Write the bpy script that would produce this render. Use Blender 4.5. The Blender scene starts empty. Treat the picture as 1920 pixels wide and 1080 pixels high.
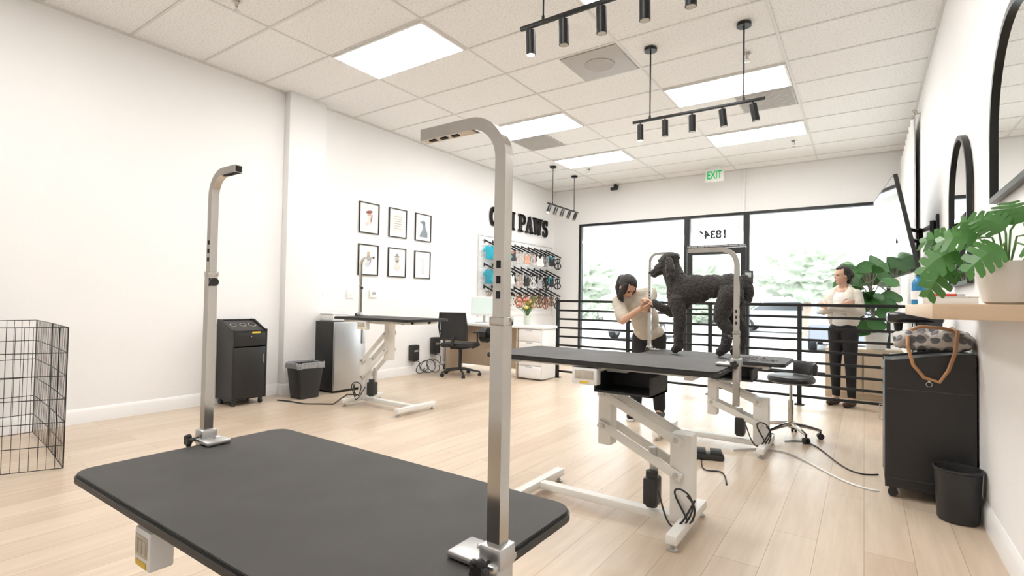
import bpy, bmesh, math, random
from mathutils import Vector, Matrix, noise
random.seed(7)
V = Vector
SC = bpy.context.scene
H = 1.15
XL, XR, YB, YF, ZC = -5.718, 0.536, 9.95, -2.4, 3.60

# ------------------------------------------------------------------ materials
MATS = {}
def M(name, col, rough=0.5, metal=0.0, var=0.04, vs=6.0, bump=0.0, bs=60.0, emit=0.0, stretch=None, sheen=0.0, coat=0.0, ecol=None):
    if name in MATS: return MATS[name]
    m = bpy.data.materials.new(name); m.use_nodes = True
    nt = m.node_tree; N = nt.nodes; L = nt.links
    b = N['Principled BSDF']
    b.inputs['Roughness'].default_value = rough
    b.inputs['Metallic'].default_value = metal
    tc = N.new('ShaderNodeTexCoord'); mp = N.new('ShaderNodeMapping')
    L.new(tc.outputs['Object'], mp.inputs['Vector'])
    if stretch: mp.inputs['Scale'].default_value = stretch
    nz = N.new('ShaderNodeTexNoise'); nz.inputs['Scale'].default_value = vs; nz.inputs['Detail'].default_value = 4
    L.new(mp.outputs[0], nz.inputs['Vector'])
    mx = N.new('ShaderNodeMix'); mx.data_type = 'RGBA'
    c = V(col)
    mx.inputs['A'].default_value = (*[max(0, x*(1-var)) for x in c], 1)
    mx.inputs['B'].default_value = (*[min(1, x*(1+var)) for x in c], 1)
    L.new(nz.outputs['Fac'], mx.inputs['Factor'])
    L.new(mx.outputs['Result'], b.inputs['Base Color'])
    if bump > 0:
        n2 = N.new('ShaderNodeTexNoise'); n2.inputs['Scale'].default_value = bs; n2.inputs['Detail'].default_value = 3
        L.new(mp.outputs[0], n2.inputs['Vector'])
        bp = N.new('ShaderNodeBump'); bp.inputs['Strength'].default_value = bump; bp.inputs['Distance'].default_value = 0.01
        L.new(n2.outputs['Fac'], bp.inputs['Height']); L.new(bp.outputs[0], b.inputs['Normal'])
    if emit > 0:
        b.inputs['Emission Color'].default_value = (*(ecol or col), 1); b.inputs['Emission Strength'].default_value = emit
    if sheen > 0: b.inputs['Sheen Weight'].default_value = sheen
    if coat > 0: b.inputs['Coat Weight'].default_value = coat
    MATS[name] = m
    return m

def floor_mat():
    m = bpy.data.materials.new('oak_plank_floor'); m.use_nodes = True
    nt = m.node_tree; N = nt.nodes; L = nt.links; b = N['Principled BSDF']
    tc = N.new('ShaderNodeTexCoord'); mp = N.new('ShaderNodeMapping'); mp.inputs['Rotation'].default_value = (0, 0, math.pi/2)
    L.new(tc.outputs['Object'], mp.inputs['Vector'])
    br = N.new('ShaderNodeTexBrick'); br.offset = 0.37; br.offset_frequency = 2
    br.inputs['Scale'].default_value = 1.0; br.inputs['Brick Width'].default_value = 1.25; br.inputs['Row Height'].default_value = 0.19
    br.inputs['Mortar Size'].default_value = 0.0018; br.inputs['Mortar Smooth'].default_value = 0.3; br.inputs['Bias'].default_value = 0
    br.inputs['Color1'].default_value = (0.62, 0.495, 0.375, 1); br.inputs['Color2'].default_value = (0.70, 0.58, 0.455, 1)
    br.inputs['Mortar'].default_value = (0.40, 0.30, 0.22, 1)
    L.new(mp.outputs[0], br.inputs['Vector'])
    mp2 = N.new('ShaderNodeMapping'); mp2.inputs['Scale'].default_value = (9, 0.7, 1)
    L.new(tc.outputs['Object'], mp2.inputs['Vector'])
    nz = N.new('ShaderNodeTexNoise'); nz.inputs['Scale'].default_value = 2.4; nz.inputs['Detail'].default_value = 8; nz.inputs['Roughness'].default_value = 0.65
    L.new(mp2.outputs[0], nz.inputs['Vector'])
    rp = N.new('ShaderNodeValToRGB'); rp.color_ramp.elements[0].position = 0.3; rp.color_ramp.elements[0].color = (0.83, 0.81, 0.785, 1)
    rp.color_ramp.elements[1].position = 0.7; rp.color_ramp.elements[1].color = (1.0, 1.0, 1.0, 1)
    L.new(nz.outputs['Fac'], rp.inputs['Fac'])
    mx = N.new('ShaderNodeMix'); mx.data_type = 'RGBA'; mx.blend_type = 'MULTIPLY'; mx.inputs['Factor'].default_value = 1
    L.new(br.outputs['Color'], mx.inputs['A']); L.new(rp.outputs['Color'], mx.inputs['B'])
    L.new(mx.outputs['Result'], b.inputs['Base Color'])
    b.inputs['Roughness'].default_value = 0.32
    bp = N.new('ShaderNodeBump'); bp.inputs['Strength'].default_value = 0.08; bp.inputs['Distance'].default_value = 0.004
    L.new(nz.outputs['Fac'], bp.inputs['Height']); L.new(bp.outputs[0], b.inputs['Normal'])
    return m

def tile_mat():
    m = bpy.data.materials.new('acoustic_ceiling_tile'); m.use_nodes = True
    nt = m.node_tree; N = nt.nodes; L = nt.links; b = N['Principled BSDF']
    tc = N.new('ShaderNodeTexCoord')
    n1 = N.new('ShaderNodeTexNoise'); n1.inputs['Scale'].default_value = 60; n1.inputs['Detail'].default_value = 6; n1.inputs['Roughness'].default_value = 0.8
    L.new(tc.outputs['Object'], n1.inputs['Vector'])
    rp = N.new('ShaderNodeValToRGB'); rp.color_ramp.elements[0].position = 0.36; rp.color_ramp.elements[0].color = (0.68, 0.67, 0.655, 1)
    rp.color_ramp.elements[1].position = 0.5; rp.color_ramp.elements[1].color = (0.91, 0.91, 0.905, 1)
    L.new(n1.outputs['Fac'], rp.inputs['Fac']); L.new(rp.outputs['Color'], b.inputs['Base Color'])
    b.inputs['Roughness'].default_value = 0.9
    bp = N.new('ShaderNodeBump'); bp.inputs['Strength'].default_value = 0.2; bp.inputs['Distance'].default_value = 0.004
    L.new(n1.outputs['Fac'], bp.inputs['Height']); L.new(bp.outputs[0], b.inputs['Normal'])
    return m

def glass_mat():
    m = bpy.data.materials.new('storefront_glass'); m.use_nodes = True
    nt = m.node_tree; N = nt.nodes; L = nt.links; N.clear()
    o = N.new('ShaderNodeOutputMaterial'); t = N.new('ShaderNodeBsdfTransparent'); g = N.new('ShaderNodeBsdfGlossy')
    g.inputs['Roughness'].default_value = 0.02; t.inputs['Color'].default_value = (0.96, 0.98, 0.98, 1)
    mx = N.new('ShaderNodeMixShader'); fr = N.new('ShaderNodeLayerWeight'); fr.inputs['Blend'].default_value = 0.12
    L.new(fr.outputs['Fresnel'], mx.inputs[0]); L.new(t.outputs[0], mx.inputs[1]); L.new(g.outputs[0], mx.inputs[2])
    L.new(mx.outputs[0], o.inputs['Surface'])
    return m

def mat_rubber():
    m = bpy.data.materials.new('textured_black_rubber'); m.use_nodes = True
    nt = m.node_tree; N = nt.nodes; L = nt.links; b = N['Principled BSDF']
    b.inputs['Base Color'].default_value = (0.030, 0.027, 0.026, 1)
    tc = N.new('ShaderNodeTexCoord'); vo = N.new('ShaderNodeTexVoronoi'); vo.inputs['Scale'].default_value = 240; vo.inputs['Randomness'].default_value = 0.15
    L.new(tc.outputs['Object'], vo.inputs['Vector'])
    bp = N.new('ShaderNodeBump'); bp.inputs['Strength'].default_value = 0.3; bp.inputs['Distance'].default_value = 0.001
    L.new(vo.outputs['Distance'], bp.inputs['Height']); L.new(bp.outputs[0], b.inputs['Normal'])
    nz = N.new('ShaderNodeTexNoise'); nz.inputs['Scale'].default_value = 5; nz.inputs['Detail'].default_value = 5
    L.new(tc.outputs['Object'], nz.inputs['Vector'])
    mr = N.new('ShaderNodeMapRange'); mr.inputs['To Min'].default_value = 0.5; mr.inputs['To Max'].default_value = 0.68
    L.new(nz.outputs['Fac'], mr.inputs['Value']); L.new(mr.outputs[0], b.inputs['Roughness'])
    return m

WALL = M('white_painted_wall', (0.865, 0.860, 0.855), 0.7, var=0.012, vs=1.5, bump=0.12, bs=160)
WHITE = M('white_trim_paint', (0.88, 0.875, 0.87), 0.4, var=0.01)
BLACK = M('black_laminate', (0.016, 0.015, 0.015), 0.42, var=0.2)
BLACKM = M('black_metal', (0.014, 0.014, 0.014), 0.38, metal=0.3, var=0.1)
RAILM = M('matte_black_rail', (0.008, 0.008, 0.008), 0.75, var=0.1)
BLACKP = M('black_plastic', (0.02, 0.02, 0.021), 0.45, var=0.1)
CHROME = M('polished_chrome', (0.52, 0.50, 0.465), 0.13, metal=1.0, var=0.15, vs=14, stretch=(1, 1, 0.1), bump=0.03, bs=8)
CAST = M('grey_cast_metal', (0.55, 0.55, 0.55), 0.35, metal=0.85, var=0.05)
CREAM = M('cream_powder_coat', (0.83, 0.815, 0.775), 0.4, var=0.02)
RUB = mat_rubber()
FLOOR = floor_mat(); TILE = tile_mat(); GLASS = glass_mat()
OAK = M('light_oak_wood', (0.62, 0.46, 0.31), 0.5, var=0.12, vs=3, stretch=(1, 12, 12), bump=0.05)
OAK2 = M('light_oak_panel', (0.62, 0.50, 0.37), 0.5, var=0.1, vs=3, stretch=(12, 12, 1))
SKIN = M('skin', (0.62, 0.38, 0.27), 0.5, var=0.03)
HAIR = M('black_hair', (0.012, 0.009, 0.008), 0.45, var=0.3, bump=0.6, bs=90, stretch=(3, 3, 0.6))
DARKH = M('dark_slot', (0.008, 0.008, 0.008), 0.6)
STEEL = M('stainless_door', (0.50, 0.51, 0.52), 0.32, metal=0.9, var=0.04, stretch=(20, 20, 0.5))

# ------------------------------------------------------------------ mesh builder
class MB:
    def __init__(s): s.v = []; s.f = []
    def add(s, vs, fs):
        o = len(s.v); s.v += [V(x) for x in vs]; s.f += [tuple(i+o for i in f) for f in fs]; return s
    def addbm(s, bm, mat=None):
        if mat is not None: bmesh.ops.transform(bm, matrix=mat, verts=bm.verts)
        bm.verts.index_update()
        s.add([v.co.copy() for v in bm.verts], [[v.index for v in f.verts] for f in bm.faces]); bm.free(); return s
    def box(s, c, d, bev=0.0, rot=None, seg=2):
        bm = bmesh.new(); bmesh.ops.create_cube(bm, size=1.0)
        bmesh.ops.scale(bm, vec=V(d), verts=bm.verts)
        if bev > 0: bmesh.ops.bevel(bm, geom=list(bm.edges), offset=min(bev, min(d)*0.49), segments=seg, affect='EDGES', profile=0.5)
        m = Matrix.Translation(V(c))
        if rot is not None: m = m @ (rot.to_4x4() if not isinstance(rot, (int, float)) else Matrix.Rotation(rot, 4, 'Z'))
        return s.addbm(bm, m)
    def bb(s, a, b, bev=0.0):
        a = V(a); b = V(b); return s.box((a+b)/2, [abs(x) for x in (b-a)], bev)
    def obox(s, o, a, b, c):
        o, a, b, c = V(o), V(a), V(b), V(c)
        vs = [o, o+a, o+a+b, o+b, o+c, o+a+c, o+a+b+c, o+b+c]
        return s.add(vs, [(0, 3, 2, 1), (4, 5, 6, 7), (0, 1, 5, 4), (1, 2, 6, 5), (2, 3, 7, 6), (3, 0, 4, 7)])
    def cyl(s, p0, p1, r0, r1=None, n=20):
        p0, p1 = V(p0), V(p1); r1 = r0 if r1 is None else r1
        d = (p1-p0).normalized(); a = d.orthogonal().normalized(); b = d.cross(a)
        vs = []
        for p, r in ((p0, r0), (p1, r1)):
            for i in range(n):
                t = 2*math.pi*i/n; vs.append(p+(a*math.cos(t)+b*math.sin(t))*r)
        fs = [(i, (i+1) % n, n+(i+1) % n, n+i) for i in range(n)]
        fs += [tuple(range(n))[::-1], tuple(range(n, 2*n))]
        return s.add(vs, fs)
    def tube(s, path, r, n=8, sq=False, up=None, closed=False):
        P = [V(p) for p in path]; k = len(P); rr = r if isinstance(r, (list, tuple)) else [r]*k
        if sq: n = 4
        def tan(i):
            if closed: return (P[(i+1) % k]-P[i-1]).normalized()
            if i == 0: return (P[1]-P[0]).normalized()
            if i == k-1: return (P[-1]-P[-2]).normalized()
            return ((P[i+1]-P[i]).normalized()+(P[i]-P[i-1]).normalized()).normalized()
        t0 = tan(0); a = V(up) if up else t0.orthogonal(); a = (a-t0*a.dot(t0)).normalized()
        vs = []
        for i in range(k):
            t = tan(i); a = (a-t*a.dot(t)).normalized(); b = t.cross(a)
            for j in range(n):
                th = 2*math.pi*(j+(0.5 if sq else 0))/n; q = rr[i]*(math.sqrt(2) if sq else 1)
                vs.append(P[i]+(a*math.cos(th)+b*math.sin(th))*q)
        fs = []
        for i in range(k if closed else k-1):
            i2 = (i+1) % k
            for j in range(n): fs.append((i*n+j, i*n+(j+1) % n, i2*n+(j+1) % n, i2*n+j))
        if not closed: fs += [tuple(range(n))[::-1], tuple((k-1)*n+j for j in range(n))]
        return s.add(vs, fs)
    def lathe(s, prof, c=(0, 0, 0), n=28, sx=1, sy=1):
        c = V(c); vs = []; k = len(prof)
        for r, z in prof:
            for i in range(n):
                t = 2*math.pi*i/n; vs.append(c+V((r*math.cos(t)*sx, r*math.sin(t)*sy, z)))
        fs = [(j*n+i, j*n+(i+1) % n, (j+1)*n+(i+1) % n, (j+1)*n+i) for j in range(k-1) for i in range(n)]
        fs += [tuple(range(n))[::-1], tuple((k-1)*n+i for i in range(n))]
        return s.add(vs, fs)
    def prism(s, poly, z0, z1, mat=None, bev=0.0):
        bm = bmesh.new(); vs = [bm.verts.new((p[0], p[1], z0)) for p in poly]; f = bm.faces.new(vs)
        r = bmesh.ops.extrude_face_region(bm, geom=[f]); top = [v for v in r['geom'] if isinstance(v, bmesh.types.BMVert)]
        bmesh.ops.translate(bm, vec=(0, 0, z1-z0), verts=top); bmesh.ops.recalc_face_normals(bm, faces=bm.faces)
        if bev > 0:
            es = [e for e in bm.edges if abs(e.verts[0].co.z-e.verts[1].co.z) < 1e-6]
            bmesh.ops.bevel(bm, geom=es, offset=bev, segments=2, affect='EDGES')
        return s.addbm(bm, mat)
    def ball(s, c, r, rot=None, u=20, w=12):
        bm = bmesh.new(); bmesh.ops.create_uvsphere(bm, u_segments=u, v_segments=w, radius=1)
        r = (r, r, r) if isinstance(r, (int, float)) else r
        m = Matrix.Translation(V(c))
        if rot is not None: m = m @ rot.to_4x4()
        return s.addbm(bm, m @ Matrix.Diagonal((*r, 1)))
    def cap(s, p0, p1, r0, r1=None):
        r1 = r0 if r1 is None else r1
        s.ball(p0, r0, u=14, w=8); s.ball(p1, r1, u=14, w=8); return s.cyl(p0, p1, r0, r1, 14)
    def chain(s, pts):
        for (a, ra), (b, rb) in zip(pts, pts[1:]): s.cap(a, b, ra, rb)
        return s
    def xf(s, m):
        s.v = [m @ v for v in s.v]; return s
    def mesh(s, name, mat, smooth=True, ang=35):
        me = bpy.data.meshes.new(name); me.from_pydata([tuple(v) for v in s.v], [], s.f)
        bm = bmesh.new(); bm.from_mesh(me); bmesh.ops.recalc_face_normals(bm, faces=bm.faces)
        if smooth:
            for f in bm.faces: f.smooth = True
            for e in bm.edges:
                if len(e.link_faces) == 2 and e.calc_face_angle(0) > math.radians(ang): e.smooth = False
        bm.to_mesh(me); bm.free()
        if mat: me.materials.append(mat)
        return me

def link(o): SC.collection.objects.link(o); return o

def S(name, mb, mat, smooth=True):
    o = link(bpy.data.objects.new(name, mb.mesh(name, mat, smooth))); o['kind'] = 'structure'; return o

class T:
    """a thing: an Empty at its base that parents its parts"""
    def __init__(s, name, loc, label, cat, rot=0.0, group=None):
        s.e = link(bpy.data.objects.new(name, None)); s.e.empty_display_size = 0.05
        s.e.location = loc; s.e.rotation_euler = (0, 0, rot)
        s.e['label'] = label; s.e['category'] = cat
        if group: s.e['group'] = group
        s.m = Matrix.Translation(V(loc)) @ Matrix.Rotation(rot, 4, 'Z'); s.inv = s.m.inverted()
    def part(s, mb, name, mat, parent=None, world=False, label=None, smooth=True, ang=35):
        if world: mb.xf(s.inv)
        o = link(bpy.data.objects.new(name, mb.mesh(name, mat, smooth, ang))); o.parent = parent or s.e
        if label: o['label'] = label
        return o

def single(name, mb, mat, label, cat, group=None, smooth=True):
    c = sum(mb.v, V((0, 0, 0)))/len(mb.v); c.z = min(v.z for v in mb.v)
    mb.xf(Matrix.Translation(-c))
    o = link(bpy.data.objects.new(name, mb.mesh(name, mat, smooth))); o.location = c
    o['label'] = label; o['category'] = cat
    if group: o['group'] = group
    return o

def remesh(o, vox=0.008, it=4, disp=0, dscale=0.05, curl=None):
    m = o.modifiers.new('r', 'REMESH'); m.mode = 'VOXEL'; m.voxel_size = vox; m.use_smooth_shade = True
    m = o.modifiers.new('s', 'SMOOTH'); m.iterations = it; m.factor = 0.5
    if disp:
        tx = bpy.data.textures.new('curl', 'CLOUDS'); tx.noise_scale = dscale; tx.noise_depth = 2
        d = o.modifiers.new('d', 'DISPLACE'); d.texture = tx; d.strength = disp; d.mid_level = 0.5; d.texture_coords = 'LOCAL'
    if curl:
        tx = bpy.data.textures.new('curl2', 'VORONOI'); tx.noise_scale = curl[1]
        d = o.modifiers.new('d2', 'DISPLACE'); d.texture = tx; d.strength = -curl[0]; d.mid_level = 0.3; d.texture_coords = 'LOCAL'
    dg = bpy.context.evaluated_depsgraph_get(); ev = o.evaluated_get(dg)
    me = bpy.data.meshes.new_from_object(ev); o.modifiers.clear(); o.data = me
    for p in me.polygons: p.use_smooth = True

def rrect(w, d, r, n=6):
    pts = []
    for cx, cy, a0 in ((w/2-r, d/2-r, 0), (-w/2+r, d/2-r, 90), (-w/2+r, -d/2+r, 180), (w/2-r, -d/2+r, 270)):
        for i in range(n+1):
            a = math.radians(a0+90*i/n); pts.append((cx+r*math.cos(a), cy+r*math.sin(a)))
    return pts

def text_mb(body, size, ext=0.002, offset=0.0):
    cu = bpy.data.curves.new('txt', 'FONT'); cu.body = body; cu.size = size; cu.extrude = ext; cu.offset = offset
    cu.align_x = 'CENTER'; cu.align_y = 'CENTER'
    ob = link(bpy.data.objects.new('txt', cu)); dg = bpy.context.evaluated_depsgraph_get()
    me = bpy.data.meshes.new_from_object(ob.evaluated_get(dg))
    mb = MB().add([v.co.copy() for v in me.vertices], [tuple(p.vertices) for p in me.polygons])
    bpy.data.objects.remove(ob); return mb

F_LEFT = Matrix(((0, 0, 1, 0), (1, 0, 0, 0), (0, 1, 0, 0), (0, 0, 0, 1)))
F_BACK = Matrix(((1, 0, 0, 0), (0, 0, -1, 0), (0, 1, 0, 0), (0, 0, 0, 1)))
F_RIGHT = Matrix(((0, 0, -1, 0), (-1, 0, 0, 0), (0, 1, 0, 0), (0, 0, 0, 1)))
def TR(x, y, z): return Matrix.Translation(V((x, y, z)))

# ------------------------------------------------------------------ camera
Xc = V((1405, 0, 963)).normalized(); Yc = V((660, -35, -963)).normalized(); Zc = Xc.cross(Yc)
cam = bpy.data.cameras.new('camera'); co = link(bpy.data.objects.new('camera', cam)); SC.camera = co
R3 = Matrix((Xc, Yc, Zc)); co.matrix_world = Matrix.Translation((0, 0, H)) @ R3.to_quaternion().to_matrix().to_4x4()
cam.lens = 36*963/1920; cam.sensor_width = 36; cam.clip_start = 0.02

# ------------------------------------------------------------------ room shell
S('floor', MB().bb((XL-0.1, YF-0.1, -0.08), (XR+0.1, YB+0.05, 0)), FLOOR)
S('ceiling', MB().bb((XL-0.1, YF-0.1, ZC), (XR+0.1, YB+0.1, ZC+0.1)), TILE)
S('wall_left', MB().bb((XL-0.12, YF-0.1, 0), (XL, YB+0.1, ZC)), WALL)
S('wall_right', MB().bb((XR, YF-0.1, 0), (XR+0.12, YB+0.1, ZC)), WALL)
S('wall_front', MB().bb((XL, YF-0.12, 0), (XR, YF, ZC)), WALL)
WX0, WX1, WZ = -5.08, 0.34, 2.82
mb = MB().bb((XL, YB, 0), (WX0, YB+0.12, ZC)).bb((WX1, YB, 0), (XR, YB+0.12, ZC)).bb((WX0, YB, WZ), (WX1, YB+0.12, ZC))
S('wall_back', mb, WALL)
S('trim_1', MB().bb((XL, 3.47, 0), (XL+0.11, 3.97, ZC), 0.004), WALL)
def baseb(a, b, n):
    a, b = V(a), V(b); nn = V(n); mb = MB()
    prof = [(0, 0), (0.016, 0), (0.016, 0.10), (0.010, 0.118), (0.004, 0.13), (0, 0.13)]
    vs = [a+nn*p[0]+V((0, 0, p[1])) for p in prof]+[b+nn*p[0]+V((0, 0, p[1])) for p in prof]; k = len(prof)
    return mb.add(vs, [(i, (i+1) % k, k+(i+1) % k, k+i) for i in range(k)]+[tuple(range(k))[::-1], tuple(range(k, 2*k))])
mbb = baseb((XL, YF, 0), (XL, 3.47, 0), (1, 0, 0)); m2 = baseb((XL, 3.97, 0), (XL, YB, 0), (1, 0, 0)); mbb.add(m2.v, m2.f)
m2 = baseb((XL+0.11, 3.455, 0), (XL+0.11, 3.985, 0), (1, 0, 0)); mbb.add(m2.v, m2.f)
m2 = baseb((XL, 3.47, 0), (XL+0.125, 3.47, 0), (0, -1, 0)); mbb.add(m2.v, m2.f)
S('baseboard_left', mbb, WHITE)
S('baseboard_right', baseb((XR, YF, 0), (XR, YB, 0), (-1, 0, 0)), WHITE)
S('baseboard_back', baseb((XL, YB, 0), (WX0, YB, 0), (0, -1, 0)), WHITE)
TB = M('shaded_t_bar', (0.72, 0.71, 0.695), 0.45, var=0.01)  # white bars; the shadow along the grid lines is put into a darker colour
GX, GY, DX, DY = -0.64, 3.18, 1.275, 0.642
mb = MB()
for k in range(-1, 5):
    x = GX-DX*k
    if XL < x < XR: mb.bb((x-0.011, YF, ZC-0.006), (x+0.011, YB, ZC+0.001))
for k in range(-9, 12):
    y = GY+DY*k
    if YF < y < YB: mb.bb((XL, y-0.011, ZC-0.0055), (XR, y+0.011, ZC+0.001))
mb.bb((XL, YF, ZC-0.02), (XL+0.02, YB, ZC)).bb((XR-0.02, YF, ZC-0.02), (XR, YB, ZC)).bb((XL, YB-0.02, ZC-0.02), (XR, YB, ZC))
S('trim_2', mb, TB)

LENS = M('light_panel_lens', (1.0, 0.99, 0.975), 0.5, emit=19.5, ecol=(1.0, 0.985, 0.962))
FR = M('light_panel_frame', (0.86, 0.85, 0.84), 0.4)
for (x0, y0) in ((GX-3*DX, GY), (GX-DX, GY), (GX-3*DX, GY+4*DY), (GX-DX, GY+4*DY), (GX-3*DX, GY+7*DY), (GX-DX, GY+7*DY), (GX-3*DX, GY-4*DY), (GX-DX, GY-4*DY)):  # the nearest row is out of view, added to light the room
    t = T('ceiling_light', (x0+DX/2, y0+DY/2, ZC-0.02), 'flat lit white LED panel set in the ceiling grid', 'ceiling light', group='ceiling light panels')
    a, b = DX/2-0.014, DY/2-0.014
    t.part(MB().bb((-a+0.02, -b+0.02, 0.004), (a-0.02, b-0.02, 0.014)), 'light_lens', LENS)
    f = MB()
    f.bb((-a, -b, 0), (a, -b+0.02, 0.019)).bb((-a, b-0.02, 0), (a, b, 0.019)).bb((-a, -b+0.02, 0), (-a+0.02, b-0.02, 0.019)).bb((a-0.02, -b+0.02, 0), (a, b-0.02, 0.019))
    t.part(f, 'light_frame', FR)
VG = M('grey_vent_metal', (0.50, 0.485, 0.475), 0.55, var=0.08, vs=9)
VG2 = M('dusty_vent_core', (0.44, 0.42, 0.405), 0.6, var=0.12, vs=12)
for i, (x0, y0, lb) in enumerate(((-2.55, GY+2*DY, 'grey ceiling air diffuser with round perforated centre'), (-4.46, GY+5*DY, 'grey perforated return air vent in ceiling'), (-1.27, GY+5*DY, 'grey perforated return air vent in ceiling'))):
    t = T('air_vent', (x0+0.31, y0+DY/2, ZC-0.014), lb, 'air vent')
    t.part(MB().box((0, 0, 0.006), (0.60, 0.60, 0.012), 0.003), 'vent_panel', VG)
    if i == 0:
        t.part(MB().lathe([(0.15, 0.0), (0.15, -0.006), (0.13, -0.008), (0.1, -0.004), (0.08, -0.009), (0.05, -0.005), (0.02, -0.009)]), 'vent_core', VG2)
    else:
        g = MB().box((0, 0, -0.001), (0.56, 0.56, 0.003))
        for k in range(12): g.box((0, -0.26+k*0.047, -0.003), (0.54, 0.02, 0.003), 0.001)
        t.part(g, 'vent_slats', VG2)
for (x, y) in ((-4.29, 2.15), (-0.86, 8.6), (-4.18, 8.55), (-0.94, 5.35)):
    t = T('fire_sprinkler', (x, y, ZC-0.09), 'small chrome pendant sprinkler head on the ceiling', 'sprinkler', group='ceiling sprinklers')
    t.part(MB().lathe([(0.035, 0.084), (0.038, 0.08), (0.02, 0.07), (0.012, 0.05), (0.014, 0.04), (0.006, 0.03)], n=16), 'sprinkler_body', CHROME)
    t.part(MB().lathe([(0.002, 0), (0.022, 0.002), (0.022, 0.005), (0.004, 0.008)], n=12).tube([(0.012, 0, 0.04), (0.018, 0, 0.025), (0.005, 0, 0.006)], 0.002, 6).tube([(-0.012, 0, 0.04), (-0.018, 0, 0.025), (-0.005, 0, 0.006)], 0.002, 6), 'deflector', CHROME)

# ------------------------------------------------------------------ storefront
FRM = M('black_storefront_frame', (0.018, 0.018, 0.018), 0.4, metal=0.3)
def winframe(x0, x1, z0, z1, w=0.05):
    m = MB(); y0, y1 = YB-0.01, YB+0.09
    return m.bb((x0, y0, z0), (x0+w, y1, z1)).bb((x1-w, y0, z0), (x1, y1, z1)).bb((x0+w, y0, z0), (x1-w, y1, z0+w)).bb((x0+w, y0, z1-w), (x1-w, y1, z1))
DX0, DX1 = -2.79, -1.74
for i, (a, b) in enumerate(((WX0, DX0), (DX1, WX1))):
    o = S('window_%d' % (i+1), winframe(a, b, 0, WZ), FRM)
    g = link(bpy.data.objects.new('window_glass', MB().bb((a+0.05, YB+0.035, 0.05), (b-0.05, YB+0.041, WZ-0.05)).mesh('window_glass', GLASS))); g.parent = o
o = S('window_3', winframe(DX0, DX1, 2.2, WZ), FRM)
g = link(bpy.data.objects.new('window_glass', MB().bb((DX0+0.05, YB+0.035, 2.25), (DX1-0.05, YB+0.041, WZ-0.05)).mesh('window_glass', GLASS))); g.parent = o
dm = MB(); a, b = DX0+0.01, DX1-0.01
dm.bb((a, YB, 0.02), (a+0.09, YB+0.05, 2.19)).bb((b-0.09, YB, 0.02), (b, YB+0.05, 2.19)).bb((a+0.09, YB, 0.02), (b-0.09, YB+0.05, 0.2)).bb((a+0.09, YB, 2.07), (b-0.09, YB+0.05, 2.19))
door = S('door_1', dm, FRM)
g = link(bpy.data.objects.new('door_glass', MB().bb((a+0.09, YB+0.02, 0.2), (b-0.09, YB+0.026, 2.07)).mesh('door_glass', GLASS))); g.parent = door
g = link(bpy.data.objects.new('push_bar', MB().tube([(a+0.06, YB, 1.05), (a+0.06, YB-0.06, 1.05), (b-0.06, YB-0.06, 1.05), (b-0.06, YB, 1.05)], 0.015, 8).mesh('push_bar', FRM))); g.parent = door
mb = text_mb('THIS DOOR TO REMAIN UNLOCKED DURING BUSINESS HOURS', 0.036, 0.001).xf(TR((DX0+DX1)/2, YB-0.012, 2.225) @ F_BACK)
single('door_notice', mb, M('white_vinyl', (0.85, 0.85, 0.85), 0.5), 'small white vinyl notice lettering above the door', 'sign')
mb = text_mb('18346', 0.21, 0.001, 0.008).xf(TR(-2.33, YB+0.046, 2.44) @ Matrix(((-1, 0, 0, 0), (0, 0, 1, 0), (0, 1, 0, 0), (0, 0, 0, 1))))
single('street_number', mb, M('grey_vinyl', (0.03, 0.03, 0.035), 0.6), 'dark vinyl street number on the transom glass', 'sign')
single('conduit', MB().bb((-1.80, YB-0.03, WZ), (-1.765, YB, ZC-0.02), 0.004), WHITE, 'white painted conduit running from ceiling to door frame', 'conduit')
t = T('door_keypad', (-1.70, YB-0.04, 1.52), 'small grey and black access keypad on window frame', 'keypad')
t.part(MB().box((0, 0.015, 0.12), (0.16, 0.04, 0.24), 0.01), 'keypad_body', BLACKP)
t.part(MB().box((0, -0.007, 0.16), (0.10, 0.006, 0.08), 0.002), 'keypad_screen', M('grey_screen', (0.35, 0.37, 0.38), 0.3))
t = T('exit_sign', (-2.19, 9.5, 3.31), 'white exit sign with green letters hanging from ceiling', 'exit sign')
t.part(MB().box((0, 0, 0.125), (0.31, 0.045, 0.23), 0.006), 'sign_housing', M('white_plastic', (0.85, 0.85, 0.84), 0.35))
t.part(text_mb('EXIT', 0.2, 0.002, 0.004).xf(TR(0, -0.024, 0.125) @ F_BACK @ Matrix.Diagonal((0.62, 1, 1, 1))), 'sign_lettering', M('green_letters', (0.0, 0.50, 0.12), 0.4, emit=0.2, ecol=(0.0, 0.6, 0.15)))
t.part(MB().bb((-0.08, -0.02, 0.24), (0.08, 0.02, 0.288), 0.004), 'sign_canopy', WHITE)
t = T('security_camera', (-4.22, 9.82, 3.46), 'small black security camera at top of wall', 'security camera')
t.part(MB().cyl((0, 0.12, 0.09), (0, 0.02, 0.09), 0.035, n=16).cyl((0, 0.05, 0.08), (0, 0.02, 0.03), 0.012, n=8), 'camera_mount', BLACKP)
t.part(MB().cyl((0.05, 0.02, 0.03), (-0.05, -0.06, 0.01), 0.035, n=16).cyl((-0.05, -0.06, 0.01), (-0.06, -0.07, 0.008), 0.03, 0.022, 16), 'camera_head', BLACKP)

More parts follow.
